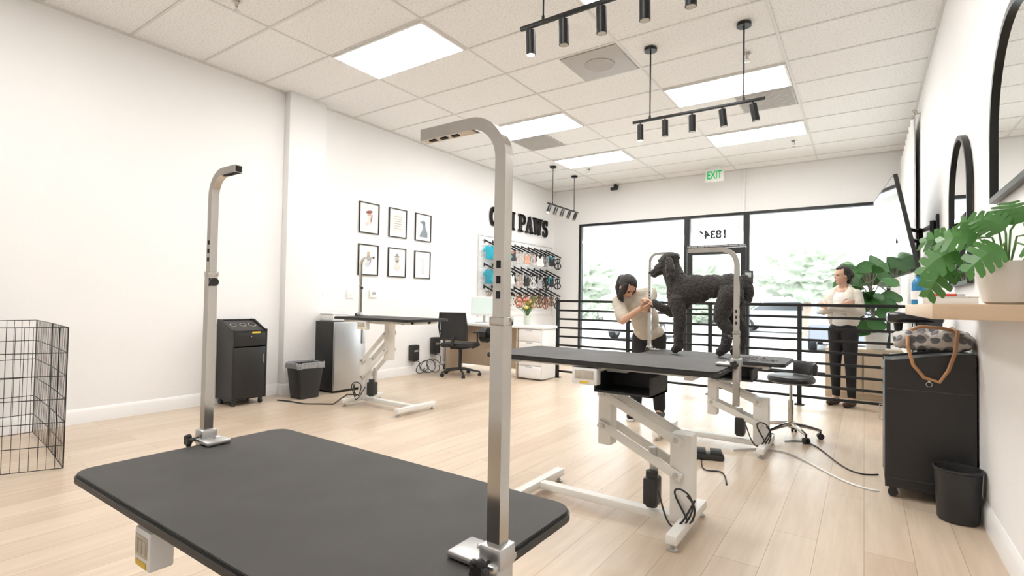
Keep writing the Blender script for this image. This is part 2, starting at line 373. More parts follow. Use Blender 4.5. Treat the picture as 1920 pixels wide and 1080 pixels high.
# ------------------------------------------------------------------ exterior
CONC = M('pale_concrete', (0.55, 0.54, 0.52), 0.85, var=0.06, bump=0.1)
ASPH = M('pale_asphalt', (0.40, 0.40, 0.41), 0.9, var=0.08, bump=0.2)
STUC = M('white_stucco', (0.80, 0.79, 0.77), 0.9, var=0.03, bump=0.2)
S('ground', MB().bb((-30, YB+0.12, -0.3), (26, 60, -0.12)), ASPH)
S('floor_walkway', MB().bb((-30, YB+0.1, -0.2), (26, 13.2, -0.02)), CONC)
S('ceiling_walkway', MB().bb((-16, YB+0.12, 3.0), (12, 12.6, 3.25)).bb((-16, 12.6, 2.86), (12, 12.95, 3.6)), STUC)
for x in (-8.0, 5.8):
    single('walkway_column', MB().bb((x, 12.4, -0.02), (x+0.45, 12.59, 2.995), 0.02), STUC, 'white stucco column at the edge of the walkway', 'column', group='walkway columns')
def blob(cx, cy, cz, r, seed):
    bm = bmesh.new(); bmesh.ops.create_icosphere(bm, subdivisions=5, radius=1)
    for v in bm.verts:
        n = noise.noise(v.co*2.2+V((seed, 0, 0)))*0.35+noise.noise(v.co*6+V((0, seed, 0)))*0.2+noise.noise(v.co*14+V((0, 0, seed)))*0.12; v.co *= 1+n
    return MB().addbm(bm, TR(cx, cy, cz) @ Matrix.Diagonal((r[0], r[1], r[2], 1)))
LEAFO = M('sunlit_foliage', (0.34, 0.38, 0.30), 0.9, var=0.35, vs=5)
TRUNK = M('tree_bark', (0.35, 0.28, 0.22), 0.9, var=0.2)
for i, (x, y, z, r) in enumerate(((-14, 27, 2.6, (2.2, 2.0, 1.5)), (-8.6, 31, 2.9, (2.0, 1.8, 1.6)), (-1.9, 24, 2.7, (1.7, 1.5, 1.2)), (4.5, 29, 3.2, (2.0, 1.8, 1.8)))):
    t = T('tree', (x, y, -0.12), 'leafy green tree beside the parking lot', 'tree', group='parking lot trees')
    t.part(blob(0, 0, z, r, i*7.3), 'tree_crown', LEAFO); t.part(MB().cyl((0, 0, 0), (0, 0, z-0.6), 0.18, 0.12, 12), 'trunk', TRUNK)
mb = MB()
for k in range(30):
    b_ = blob(-30+k*1.6, 36, 0.5, (1.3, 1.0, 1.0), k*3.1); mb.add(b_.v, b_.f)
o = single('hedge', mb, LEAFO, 'long clipped green hedge along the parking lot', 'hedge'); o['kind'] = 'stuff'
def car(loc, col, rot, lb):
    t = T('car', loc, lb, 'car', rot)
    prof = [(-2.2, 0.35), (-2.22, 0.75), (-2.0, 0.95), (-1.2, 1.02), (-0.65, 1.45), (0.9, 1.48), (1.7, 1.05), (2.15, 0.95), (2.22, 0.4), (2.1, 0.28), (-2.1, 0.28)]
    mm = Matrix(((1, 0, 0, 0), (0, 0, 1, 0), (0, 1, 0, 0), (0, 0, 0, 1)))
    t.part(MB().prism(prof, -0.88, 0.88, mm, 0.06), 'car_body', M('paint_'+str(int(col[0]*100)), col, 0.25, coat=0.5), ang=50)
    gl = M('car_glass', (0.08, 0.09, 0.10), 0.1)
    t.part(MB().prism([(-1.1, 1.02), (-0.6, 1.38), (0.85, 1.41), (1.5, 1.05)], -0.89, 0.89, mm), 'car_window', gl)
    t.part(MB().obox((-1.18, -0.74, 1.05), (0, 1.48, 0), (0.50, 0, 0.38), (-0.02, 0, 0.02)), 'windscreen', gl)
    for sx in (-1.35, 1.35):
        for sy in (-0.82, 0.82):
            wh = t.part(MB().cyl((sx, sy-0.1, 0.32), (sx, sy+0.1, 0.32), 0.32, n=24), 'wheel', BLACKP)
            t.part(MB().cyl((sx, sy-0.105, 0.32), (sx, sy+0.105, 0.32), 0.2, n=16), 'hubcap', CAST, parent=wh)
car((-0.4, 18.5, -0.12), (0.22, 0.24, 0.28), math.pi/2, 'dark parked car facing the storefront')
car((2.6, 18.8, -0.12), (0.5, 0.5, 0.52), math.pi/2, 'silver parked car facing the storefront')
car((-6.5, 18.5, -0.12), (0.6, 0.6, 0.6), math.pi/2, 'white parked car facing the storefront')
car((-3.2, 27, -0.12), (0.4, 0.4, 0.42), 0.0, 'grey parked car across the lot')

# ------------------------------------------------------------------ grooming tables
def arc_path(base, ztop, zlow, dx, length, rad=0.07, droop=0.0):
    x, y = base; s = 1 if dx > 0 else -1
    p = [V((x, y, zlow)), V((x, y, ztop-rad))]
    for i in range(1, 11):
        a = math.pi/2*i/10; p.append(V((x+s*rad*(1-math.cos(a)), y, ztop-rad+rad*math.sin(a))))
    p.append(V((x+s*length, y, ztop-droop)))
    return p
def add_arm(t, x, y, ztab, ztop, zlow, dx, length, zcol, droop=0.0, outx=1):
    s = 1 if dx > 0 else -1
    path = arc_path((x, y), ztop, zcol-0.12, dx, length, 0.075, droop)
    post = MB().tube([(x, y, zlow), (x, y, zcol)], 0.0142, sq=True, up=(1, 0, 0)).tube(path, 0.0118, sq=True, up=(1, 0, 0))
    post.box((x, y, zcol-0.008), (0.033, 0.033, 0.016), 0.002)
    arm = t.part(post, 'grooming_arm', CHROME, label='chrome square-tube grooming arm', ang=40)
    cl = MB().box((x-outx*0.035, y, ztab+0.008), (0.11, 0.075, 0.014), 0.005).box((x, y, ztab+0.02), (0.05, 0.05, 0.04), 0.006)
    cl.box((x+outx*0.004, y, ztab-0.03), (0.03, 0.05, 0.09), 0.004).box((x-outx*0.03, y, ztab-0.072), (0.08, 0.05, 0.012), 0.003)
    cl.ball((x-outx*0.045, y+0.012, ztab+0.016), (0.01, 0.01, 0.006), u=10, w=6)
    t.part(cl, 'clamp', CAST, parent=arm)
    kn = MB().cyl((x, y-0.02, ztab+0.012), (x, y-0.05, ztab+0.012), 0.006, n=8)
    for k in range(5):
        a = k*2*math.pi/5; kn.ball((x+0.013*math.cos(a), y-0.055, ztab+0.012+0.013*math.sin(a)), (0.009, 0.009, 0.009), u=8, w=6)
    kn.cyl((x, y-0.048, ztab+0.012), (x, y-0.062, ztab+0.012), 0.014, n=12)
    t.part(kn, 'clamp_knob', BLACKP, parent=arm)
    ko = 1.0 if outx < 0 else -1.0
    k2 = MB().cyl((x, y, zcol-0.035), (x+ko*0.034, y-0.006, zcol-0.035), 0.006, n=8).cyl((x+ko*0.026, y-0.005, zcol-0.035), (x+ko*0.038, y-0.007, zcol-0.035), 0.014, n=10)
    t.part(k2, 'adjustment_knob', BLACKP, parent=arm)
    for k in range(3):
        t.part(MB().box((x+s*(length-0.025-k*0.03), y, ztop-droop*(1-k*0.2)-0.0122), (0.016, 0.008, 0.002)), 'slot', DARKH, parent=arm)
        t.part(MB().box((x, y-0.0122, zcol+0.04+k*0.028), (0.008, 0.002, 0.014)), 'slot', DARKH, parent=arm)
    t.part(MB().box((x+s*(length+0.0005), y, ztop-droop), (0.003, 0.018, 0.018)), 'arm_opening', DARKH, parent=arm)

def groom_table(name_lb, x0, x1, y0, y1, z, flip=1, tray=True, boxx=None, boxw=0.14):
    cx, cy = (x0+x1)/2, (y0+y1)/2
    t = T('grooming_table', (cx, cy, 0), name_lb, 'grooming table')
    w, d = x1-x0, y1-y0
    t.part(MB().prism(rrect(w, d, 0.055), z-0.026, z-0.004, None, 0.004), 'table_edge', BLACKP)
    t.part(MB().prism(rrect(w-0.010, d-0.010, 0.05), z-0.0045, z, None, 0.0015), 'table_mat', RUB)
    s = flip
    bx = s*0.42*min(1, w/1.3)
    fr = MB()
    fr.bb((-w/2+0.12, -0.14, z-0.056), (w/2-0.12, -0.10, z-0.027), 0.003).bb((-w/2+0.12, 0.10, z-0.056), (w/2-0.12, 0.14, z-0.027), 0.003)
    for xx in (-w/2+0.14, w/2-0.14, 0): fr.bb((xx-0.02, -d/2+0.06, z-0.056), (xx+0.02, d/2-0.06, z-0.027), 0.003)
    t.part(fr, 'sub_frame', CREAM)
    ux = 0.0; lz = max(0.40, min(0.5, z*0.58)); ul = z-0.48 if z < 0.9 else z-0.45
    up = MB().box((ux, 0, (z-0.05+ul)/2), (0.075, 0.09, z-0.05-ul), 0.006)
    up.bb((ux-0.16, -0.13, z-0.067), (ux+0.16, 0.13, z-0.052), 0.004)
    t.part(up, 'upper_column', CREAM)
    t.part(MB().box((bx, 0, (0.05+lz)/2), (0.11, 0.10, lz-0.05), 0.008), 'lower_column', CREAM)
    for k, dz in enumerate((0.05, 0.20)):
        for sy in (-0.062, 0.062):
            a = V((ux, sy, ul+0.05+dz*1.15)); b = V((bx-s*0.02, sy, lz-0.26+dz*1.15))
            dirv = (b-a); ln = dirv.length; ang = math.atan2(dirv.z, dirv.x)
            t.part(MB().box((a+b)/2, (ln+0.06, 0.016, 0.045), 0.004, Matrix.Rotation(-ang, 3, 'Y')), 'lift_link', CREAM)
    for dz in (0.05, 0.20):
        t.part(MB().cyl((ux, -0.08, ul+0.05+dz*1.15), (ux, 0.08, ul+0.05+dz*1.15), 0.013, n=12), 'pivot_bolt', CAST)
        t.part(MB().cyl((bx-s*0.02, -0.08, lz-0.26+dz*1.15), (bx-s*0.02, 0.08, lz-0.26+dz*1.15), 0.013, n=12), 'pivot_bolt', CAST)
    t.part(MB().cyl((bx-s*0.14, 0, 0.10), (bx-s*0.16, 0, lz-0.10), 0.022, n=16), 'actuator_tube', CAST)
    t.part(MB().box((bx-s*0.15, -0.03, 0.18), (0.07, 0.10, 0.14), 0.012).cyl((bx-s*0.15, -0.04, 0.1), (bx-s*0.15, -0.04, 0.28), 0.03, n=14), 'motor', BLACKP)
    ba = MB(); fx = 0.44*min(1, w/1.25)
    ba.bb((-fx, -0.03, 0.035), (fx, 0.03, 0.075), 0.005)
    for xx in (-fx, fx): ba.bb((xx-0.027, -d/2+0.03, 0.035), (xx+0.027, d/2-0.03, 0.08), 0.006)
    t.part(ba, 'base_frame', CREAM)
    for xx in (-fx, fx):
        for yy in (-d/2+0.06, d/2-0.06): t.part(MB().lathe([(0.024, 0.001), (0.026, 0.008), (0.012, 0.016), (0.007, 0.02), (0.007, 0.036)], (xx, yy, 0), 12), 'levelling_foot', CAST)
    bxx = boxx if boxx is not None else -0.1
    ob = t.part(MB().box((bxx, -d/2+0.03, z-0.077), (boxw, 0.05, 0.085), 0.006), 'power_outlet', WHITE, label='white outlet box under the table edge')
    oo = MB().box((bxx, -d/2+0.0045, z-0.07), (boxw*0.75, 0.002, 0.045), 0.0005)
    for k in (-0.25, 0.0, 0.25): oo.box((bxx+k*boxw, -d/2+0.003, z-0.07), (0.16*boxw, 0.003, 0.03), 0.001)
    t.part(oo, 'socket', M('beige_socket', (0.55, 0.50, 0.42), 0.4), parent=ob)
    t.part(MB().box((bxx, -d/2+0.0045, z-0.108), (0.05, 0.002, 0.012)), 'warning_sticker', M('yellow_sticker', (0.8, 0.55, 0.05), 0.5), parent=ob)
    if tray:
        tr = MB().bb((0.04, -d/2+0.04, z-0.155), (0.34, -d/2+0.28, z-0.145)).bb((0.04, -d/2+0.04, z-0.155), (0.05, -d/2+0.28, z-0.06)).bb((0.33, -d/2+0.04, z-0.155), (0.34, -d/2+0.28, z-0.06)).bb((0.04, -d/2+0.27, z-0.155), (0.34, -d/2+0.28, z-0.06))
        t.part(tr, 'tray', BLACKP)
    pts = []
    for k in range(24):
        u = k/23; pts.append((bx+s*0.05*math.sin(u*9)+s*0.03, -0.09-0.03*math.sin(u*7), 0.04+0.30*abs(math.sin(u*4.2))*0.6+0.02))
    t.part(MB().tube(pts, 0.005, 6), 'power_cable', BLACKP)
    pts = [(bx-s*0.10+s*0.18*u, -0.08-0.05*math.sin(u*3.1), 0.18-0.14*math.sin(u*3.1)+0.02) for u in [k/15 for k in range(16)]]
    t.part(MB().tube(pts, 0.005, 6), 'power_cable', BLACKP)
    return t

tn = groom_table('low grooming table with black top and two chrome arms', -1.77, -0.555, 0.48, 1.10, 0.67, 1, tray=False, boxx=-0.14, boxw=0.08)
add_arm(tn, -0.60-0.035, 0.055, 0.67, 1.555, 0.62, 1, 0.155, 1.23, 0, -1)
add_arm(tn, 0.60+0.012, -0.02, 0.67, 1.488, 0.60, -1, 0.205, 1.12, 0.0, 1)
tn.part(MB().cyl((-0.61, -0.16, 0.645), (-0.63, -0.16, 0.645), 0.012, n=12).box((-0.60, -0.16, 0.635), (0.03, 0.05, 0.012), 0.003), 'edge_latch', CAST)
tm = groom_table('electric grooming table with black top, cream lift frame and chrome arm', -1.82, -0.53, 2.37, 2.98, 0.85, 1, boxx=0.0)
add_arm(tm, 0.665, 0.0, 0.85, 1.42, 0.66, -1, 0.23, 1.02, 0, 1)
td = groom_table('electric grooming table carrying the standing black dog', -1.60, -0.47, 4.2, 4.80, 0.72, 1)
add_arm(td, -0.585, 0.10, 0.72, 1.60, 0.66, 1, 0.20, 1.15, 0, -1)
tl = groom_table('raised grooming table with black top beside the wall', -4.72, -3.57, 3.47, 4.07, 0.95, -1, tray=False)
add_arm(tl, -0.55, 0.05, 0.95, 1.60, 0.90, 1, 0.21, 1.3, 0, -1)

# ------------------------------------------------------------------ black cabinets
def salon_cabinet(loc, rot, w, d, h, lb, holders=True, slope=0.10):
    t = T('rolling_cabinet', loc, lb, 'cabinet', rot)
    z0 = 0.065; hf = h-slope
    prof = [(-d/2, z0), (-d/2, hf), (-d/2+0.04, hf), (d/2-0.07, h), (d/2, h), (d/2, z0)]
    mt = Matrix(((0, 0, 1, 0), (1, 0, 0, 0), (0, 1, 0, 0), (0, 0, 0, 1)))
    t.part(MB().prism(prof, -w/2, -w/2+0.016, mt).prism(prof, w/2-0.016, w/2, mt).bb((-w/2+0.016, -d/2+0.018, z0), (w/2-0.016, d/2, z0+0.016)).bb((-w/2+0.016, d/2-0.012, z0+0.016), (w/2-0.016, d/2, h-0.003)), 'body', BLACK, smooth=False)
    sl = [(-d/2+0.005, hf-0.03), (-d/2+0.005, hf-0.012), (-d/2+0.04, hf-0.012), (d/2-0.07, h-0.02), (d/2-0.013, h-0.02), (d/2-0.013, h-0.04), (d/2-0.075, h-0.04), (-d/2+0.045, hf-0.03)]
    t.part(MB().prism(sl, -w/2+0.016, w/2-0.016, mt), 'sloped_top', BLACK, smooth=False)
    dr = t.part(MB().box((0, -d/2+0.009, (z0+0.02+hf-0.19)/2), (w-0.036, 0.018, hf-0.19-z0-0.02), 0.002), 'door', BLACK)
    t.part(MB().tube([(w/2-0.05, -d/2, hf*0.55), (w/2-0.05, -d/2-0.025, hf*0.55), (w/2-0.05, -d/2-0.025, hf*0.55+0.09), (w/2-0.05, -d/2, hf*0.55+0.09)], 0.004, 8), 'door_handle', CHROME, parent=dr, label='chrome bar handle')
    d2 = t.part(MB().box((0, -d/2+0.009, hf-0.105), (w-0.036, 0.018, 0.145), 0.002), 'drawer', BLACK)
    t.part(MB().cyl((0, -d/2, hf-0.075), (0, -d/2-0.014, hf-0.075), 0.009, n=12), 'drawer_lock', CHROME, parent=d2)
    if holders:
        sa = math.atan2(h-hf, d-0.11)
        for k, r in ((-0.28, 0.026), (0.0, 0.026), (0.28, 0.034)):
            c = V((k*w, 0.0, (hf+h)/2-0.012)); mm = Matrix.Translation(c) @ Matrix.Rotation(sa, 4, 'X')
            rg = t.part(MB().lathe([(r, -0.006), (r+0.008, -0.004), (r+0.008, 0.004), (r, 0.005)], n=20).xf(mm), 'tool_holder_ring', CHROME)
            t.part(MB().lathe([(0.001, 0.0045), (r, 0.0045), (r, 0.0058), (0.001, 0.0058)], n=20).xf(mm), 'tool_holder_well', DARKH, parent=rg)
    for sx in (-1, 1):
        for sy in (-1, 1):
            c = MB().cyl((sx*(w/2-0.04)-0.012, sy*(d/2-0.04), 0.027), (sx*(w/2-0.04)+0.012, sy*(d/2-0.04), 0.027), 0.026, n=16).box((sx*(w/2-0.04), sy*(d/2-0.04), 0.052), (0.03, 0.035, 0.03), 0.004)
            t.part(c, 'caster', BLACKP)
    return t
cb = salon_cabinet((-5.53, 2.94, 0), math.pi/2, 0.37, 0.33, 0.90, 'black rolling salon cabinet with chrome tool rings')
cb.part(MB().box((0.06, -0.335/2-0.001, 0.765), (0.09, 0.002, 0.018)), 'drawer_sticker', M('yellow_sticker', (0.8, 0.55, 0.05), 0.5))
cr = salon_cabinet((0.315, 4.12, 0), -math.pi/2, 0.46, 0.42, 0.885, 'black rolling salon cabinet with patterned bag on top', holders=False, slope=0.055)
cr.part(MB().tube([(0.238, 0.0+0.014*math.cos(a), 0.70+0.014*math.sin(a)) for a in [k*math.pi/8 for k in range(16)]], 0.003, 6, closed=True).cyl((0.228, 0, 0.716), (0.24, 0, 0.716), 0.006, n=10), 'side_ring', CHROME, label='small chrome ring pull')
for zq in (0.655, 0.12): cr.part(MB().bb((0.2305, -0.20, zq), (0.2345, 0.20, zq+0.005)), 'side_groove', M('dark_grey_seam', (0.045, 0.045, 0.045), 0.4))
cr2 = salon_cabinet((0.33, 4.82, 0), -math.pi/2, 0.42, 0.38, 0.74, 'lower black rolling salon cabinet beneath black dryer', holders=False)

t = T('dog_dryer', (0.31, 4.78, 0.735), 'glossy black dryer unit standing on the cabinet', 'dryer')
gb = M('glossy_black', (0.01, 0.01, 0.011), 0.15, coat=0.5)
t.part(MB().box((0.0, 0, 0.03), (0.30, 0.26, 0.06), 0.02).box((0.07, 0, 0.19), (0.15, 0.25, 0.28), 0.02), 'dryer_base', gb)
t.part(MB().box((-0.01, 0, 0.34), (0.33, 0.26, 0.08), 0.025), 'dryer_head', gb)
t.part(MB().cyl((-0.1, 0, 0.30), (-0.1, 0, 0.23), 0.03, 0.022, 16), 'nozzle', BLACKP)
t.part(MB().cyl((-0.09, 0, 0.062), (-0.09, 0, 0.07), 0.06, n=20), 'drip_grille', CAST)

BAG = bpy.data.materials.new('dotted_bag_fabric'); BAG.use_nodes = True
nt = BAG.node_tree; N = nt.nodes; L = nt.links; b = N['Principled BSDF']; b.inputs['Roughness'].default_value = 0.7
tc = N.new('ShaderNodeTexCoord'); vo = N.new('ShaderNodeTexVoronoi'); vo.inputs['Scale'].default_value = 17; vo.inputs['Randomness'].default_value = 0.25
L.new(tc.outputs['Object'], vo.inputs['Vector']); rp = N.new('ShaderNodeValToRGB')
rp.color_ramp.elements[0].position = 0.44; rp.color_ramp.elements[0].color = (0.15, 0.15, 0.16, 1); rp.color_ramp.elements[1].position = 0.48; rp.color_ramp.elements[1].color = (0.50, 0.47, 0.44, 1)
L.new(vo.outputs['Distance'], rp.inputs['Fac']); L.new(rp.outputs[0], b.inputs['Base Color'])
t = T('handbag', (0.34, 4.06, 0.89), 'grey dotted soft bag with tan leather handles lying on cabinet', 'bag')
bg = MB().box((0.0, 0, 0.045), (0.36, 0.26, 0.07), 0.03, seg=4).ball((0.08, 0.02, 0.085), (0.11, 0.12, 0.045)).ball((-0.10, -0.02, 0.075), (0.09, 0.12, 0.045)).ball((-0.02, 0.06, 0.10), (0.13, 0.06, 0.04)).ball((0.13, -0.05, 0.07), (0.06, 0.08, 0.05))
o = t.part(bg, 'bag_body', BAG); remesh(o, 0.007, 4, 0.045, 0.06)
TAN = M('tan_leather', (0.42, 0.22, 0.10), 0.5, var=0.1)
t.part(MB().tube([(-0.12, -0.11, 0.10), (-0.125, -0.18, 0.03), (-0.10, -0.20, -0.08), (-0.05, -0.20, -0.15), (0.02, -0.20, -0.17), (0.06, -0.195, -0.10), (0.09, -0.185, 0.0), (0.11, -0.12, 0.12), (0.09, -0.04, 0.14)], 0.010, 8), 'bag_handle', TAN, label='tan leather handle')
t.part(MB().tube([(-0.14, -0.06, 0.10), (-0.06, -0.08, 0.145), (0.04, -0.09, 0.14), (0.12, -0.08, 0.12)], 0.010, 8), 'bag_handle', TAN, label='tan leather handle')
t = T('waste_bin', (0.42, 3.70, 0), 'small round black plastic waste bin', 'waste bin')
t.part(MB().lathe([(0.085, 0.002), (0.09, 0.01), (0.102, 0.27), (0.110, 0.275), (0.110, 0.285), (0.101, 0.285), (0.098, 0.26), (0.08, 0.02), (0.002, 0.015)], n=28), 'bin_body', BLACKP)

t = T('waste_bin', (-5.31, 3.56, 0), 'black rectangular waste bin with clear liner bag', 'waste bin')
def taper(w0, d0, w1, d1, h, th=0.006):
    m = MB(); a = rrect(w0, d0, 0.03, 4); b = rrect(w1, d1, 0.035, 4); c = rrect(w1-2*th, d1-2*th, 0.03, 4); d = rrect(w0-2*th, d0-2*th, 0.026, 4); n = len(a)
    vs = [(p[0], p[1], 0.002) for p in a]+[(p[0], p[1], h) for p in b]+[(p[0], p[1], h) for p in c]+[(p[0], p[1], 0.01) for p in d]
    fs = []
    for r in range(3):
        for i in range(n): fs.append((r*n+i, r*n+(i+1) % n, (r+1)*n+(i+1) % n, (r+1)*n+i))
    fs += [tuple(range(n))[::-1], tuple(range(3*n, 4*n))]
    return m.add(vs, fs)
t.part(taper(0.22, 0.24, 0.27, 0.33, 0.39), 'bin_body', BLACKP)
LIN = M('clear_liner', (0.30, 0.30, 0.31), 0.25, var=0.3, vs=25, bump=1.0, bs=30)
ln = MB(); pa = rrect(0.285, 0.345, 0.04, 6); n = len(pa); vs = []
for kk, (zz, sc) in enumerate(((0.34, 1.0), (0.375, 1.02), (0.40, 1.0), (0.405, 0.96), (0.37, 0.92))):
    for i, p in enumerate(pa): j = 1+0.025*math.sin(i*2.7+kk); vs.append((p[0]*sc*j, p[1]*sc*j, zz+0.008*math.sin(i*1.9)))
ln.add(vs, [(r*n+i, r*n+(i+1) % n, (r+1)*n+(i+1) % n, (r+1)*n+i) for r in range(4) for i in range(n)])
t.part(ln, 'bin_liner', LIN, label='crinkled clear plastic liner')

t = T('mini_fridge', (-5.46, 4.12, 0), 'black mini fridge with brushed silver door', 'fridge')
t.part(MB().bb((-0.24, -0.23, 0.02), (0.19, 0.23, 0.86), 0.008), 'fridge_body', BLACK)
dr = t.part(MB().bb((0.195, -0.228, 0.03), (0.23, 0.228, 0.855), 0.01), 'fridge_door', STEEL)
t.part(MB().bb((0.23, 0.17, 0.58), (0.242, 0.20, 0.80), 0.004), 'door_handle', CAST, parent=dr)
for sx in (-0.2, 0.15):
    for sy in (-0.18, 0.18): t.part(MB().cyl((sx, sy, 0), (sx, sy, 0.022), 0.018, n=10), 'fridge_foot', BLACKP)
t = T('storage_box', (-5.50, 4.06, 0.862), 'white lidded storage box on top of the fridge', 'box')
t.part(MB().box((0, 0, 0.04), (0.30, 0.22, 0.08), 0.008), 'box_body', WHITE); t.part(MB().box((0, 0, 0.088), (0.31, 0.23, 0.016), 0.004), 'box_lid', WHITE)

# ------------------------------------------------------------------ dog pen
PEN = M('dark_wire', (0.03, 0.03, 0.03), 0.4, metal=0.6)
t = T('dog_exercise_pen', (-4.9, 1.1, 0), 'folding black wire dog exercise pen', 'dog pen')
def panel(a, b, nv=None, h=0.925):
    a, b = V(a), V(b); d = b-a; L_ = d.length; mb = MB(); nv = nv or max(3, round(L_/0.045))
    for i in range(nv+1):
        p = a+d*(i/nv); r = 0.0034 if i in (0, nv) else 0.0017
        mb.tube([p+V((0, 0, 0.01)), p+V((0, 0, h))], r, 5)
    for z in (0.012, 0.16, 0.31, 0.46, 0.61, 0.76, h):
        mb.tube([a+V((0, 0, z)), b+V((0, 0, z))], 0.0028, 5)
    return mb
pp = [(-4.75, 0.28, 0), (-4.52, 0.72, 0), (-4.30, 1.14, 0), (-4.95, 1.22, 0), (-5.60, 1.28, 0), (-5.62, 0.66, 0), (-5.60, 0.05, 0), (-5.1, 0.1, 0)]
for a, b in zip(pp, pp[1:]): t.part(panel(a, b), 'wire_panel', PEN, world=True)

# ------------------------------------------------------------------ pictures
def ell(cx, cy, rx, ry, n=20, a=0): return [(cx+rx*math.cos(2*math.pi*i/n)*math.cos(a)-ry*math.sin(2*math.pi*i/n)*math.sin(a), cy+rx*math.cos(2*math.pi*i/n)*math.sin(a)+ry*math.sin(2*math.pi*i/n)*math.cos(a)) for i in range(n)]
PAPER = M('print_paper', (0.84, 0.83, 0.82), 0.6, var=0.01)
arts = [
 ([(ell(.0, .05, .035, .04), (.55, .38, .32)), (ell(0.0, .085, .06, .022, a=.2), (.25, .08, .07)), (ell(0.01, -.03, .035, .07, a=.15), (.75, .68, .62)), (ell(-.035, -.085, .03, .028, a=.5), (.80, .60, .58)), (ell(.04, .0, .012, .06, a=-.2), (.35, .16, .13))], 'framed print of a figure in a dark red hat'),
 ([(ell(0, 0, .11, .15), (.80, .74, .70))]+[([(-.07, .1-k*.035), (.07, .1-k*.035), (.07, .09-k*.035), (-.07, .09-k*.035)], (.45, .42, .42)) for k in range(6)], 'framed pale pink quotation print'),
 ([([(-.08, -.15), (.10, -.15), (.10, -.08), (.065, -.02), (.045, .05), (.05, .085), (.03, .11), (.0, .115), (-.03, .10), (-.065, .09), (-.07, .075), (-.03, .06), (-.01, .04), (-.01, -.01), (-.03, -.06), (-.06, -.10)], (.22, .26, .29)), (ell(.025, .065, .018, .035, a=.2), (.12, .15, .17))], 'framed dark dog silhouette print'),
 ([(ell(0, .03, .03, .05), (.35, .35, .38)), (ell(0, .09, .028, .026), (.55, .45, .25)), (ell(-.01, -.06, .05, .04, a=.3), (.62, .62, .66)), (ell(.035, -.02, .012, .05, a=-.3), (.3, .28, .3))], 'framed pale watercolour figure print'),
 ([(ell(0, .04, .045, .055), (.50, .47, .42)), (ell(.0, .09, .055, .012), (.32, .30, .28)), (ell(.0, .11, .03, .022), (.32, .30, .28)), (ell(0, -.07, .055, .06), (.68, .66, .60)), (ell(.0, .02, .018, .014), (.15, .14, .13))], 'framed print of a dog wearing a hat'),
 ([([(-.03, -.14), (.04, -.14), (.045, -.04), (.03, .04), (.035, .09), (.01, .10), (-.04, .085), (-.035, .07), (-.005, .05), (-.02, -.03)], (.60, .64, .66))], 'framed pale grey animal silhouette print')]
k = 0
for zc in (2.27, 1.685):
    for yc in (4.765, 5.30, 5.83):
        art, lb = arts[k]; k += 1
        t = T('framed_picture', (XL+0.002, yc, zc-0.215), lb, 'picture', group='framed prints on the wall')
        w, h = 0.35, 0.43
        f = MB().bb((0, -w/2, 0), (0.02, w/2, 0.014), 0.001).bb((0, -w/2, h-0.014), (0.02, w/2, h), 0.001).bb((0, -w/2, 0.014), (0.02, -w/2+0.014, h-0.014), 0.001).bb((0, w/2-0.014, 0.014), (0.02, w/2, h-0.014), 0.001)
        t.part(f, 'picture_frame', BLACK)
        pr = t.part(MB().bb((0, -w/2+0.014, 0.014), (0.008, w/2-0.014, h-0.014)), 'print', PAPER)
        for j, (poly, col) in enumerate(art):
            t.part(MB().prism(poly, 0.0083+j*0.0004, 0.0086+j*0.0004, TR(0, 0, h/2) @ F_LEFT), 'artwork', M('ink_%d_%d' % (k, j if k != 2 else min(j, 1)), col, 0.6, var=0.15, vs=20), parent=pr)
for (y, z, w, lb) in ((4.03, 1.20, 0.115, 'white double wall switch plate'), (4.47, 1.20, 0.115, 'white double wall switch plate')):
    t = T('wall_switch', (XL+0.001, y, z-0.06), lb, 'switch', group='wall switches')
    t.part(MB().box((0.004, 0, 0.06), (0.008, w, 0.12), 0.003), 'switch_plate', WHITE)
    for s in (-0.025, 0.025): t.part(MB().box((0.009, s, 0.06), (0.006, 0.03, 0.06), 0.002), 'switch_rocker', M('white_plastic', (0.85, 0.85, 0.84), 0.35))
t = T('thermostat', (XL+0.001, 4.87, 1.16), 'small white wall thermostat', 'thermostat')
t.part(MB().box((0.012, 0, 0.055), (0.024, 0.14, 0.11), 0.006), 'thermostat_body', M('white_plastic', (0.85, 0.85, 0.84), 0.35))
t.part(MB().box((0.025, 0, 0.06), (0.002, 0.06, 0.04)), 'thermostat_display', M('grey_screen', (0.35, 0.37, 0.38), 0.3))
for (y, z, s) in ((5.65, 0.20, 0.20), (6.12, 0.27, 0.22)):
    t = T('battery_charger', (XL+0.001, y, z), 'black box charger mounted low on wall with cables', 'charger', group='wall chargers')
    t.part(MB().box((0.05, 0, s*0.65), (0.09, 0.15, s*1.2), 0.012), 'charger_case', BLACKP)
    t.part(MB().box((0.097, 0, s*0.8), (0.004, 0.08, 0.03), 0.001), 'charger_panel', CAST)
    pts = [(0.06+0.05*math.sin(u*5), -0.02+0.35*u+0.03*math.sin(u*13), max(0.012-z, -u*z*1.2+0.03*math.sin(u*11))) for u in [q/24 for q in range(25)]]
    t.part(MB().tube(pts, 0.006, 6), 'charger_cable', BLACKP)
for q in range(3):
    single('coiled_cable', MB().tube([(-5.58+0.06*math.sin(u*7+q), 5.75+q*0.12+0.10*math.cos(u*6.28), 0.112+0.10*math.sin(u*6.28)) for u in [k/20 for k in range(21)]], 0.006, 6), BLACKP, 'tangle of black power cables beside the wall', 'cable', group='wall cables')
mb = MB().tube([(-5.35, 3.25, 0.008), (-5.2, 3.3, 0.008), (-4.95, 3.32, 0.008), (-4.7, 3.5, 0.008), (-4.9, 3.75, 0.008), (-5.05, 3.95, 0.008), (-4.8, 4.1, 0.01)], 0.007, 6)
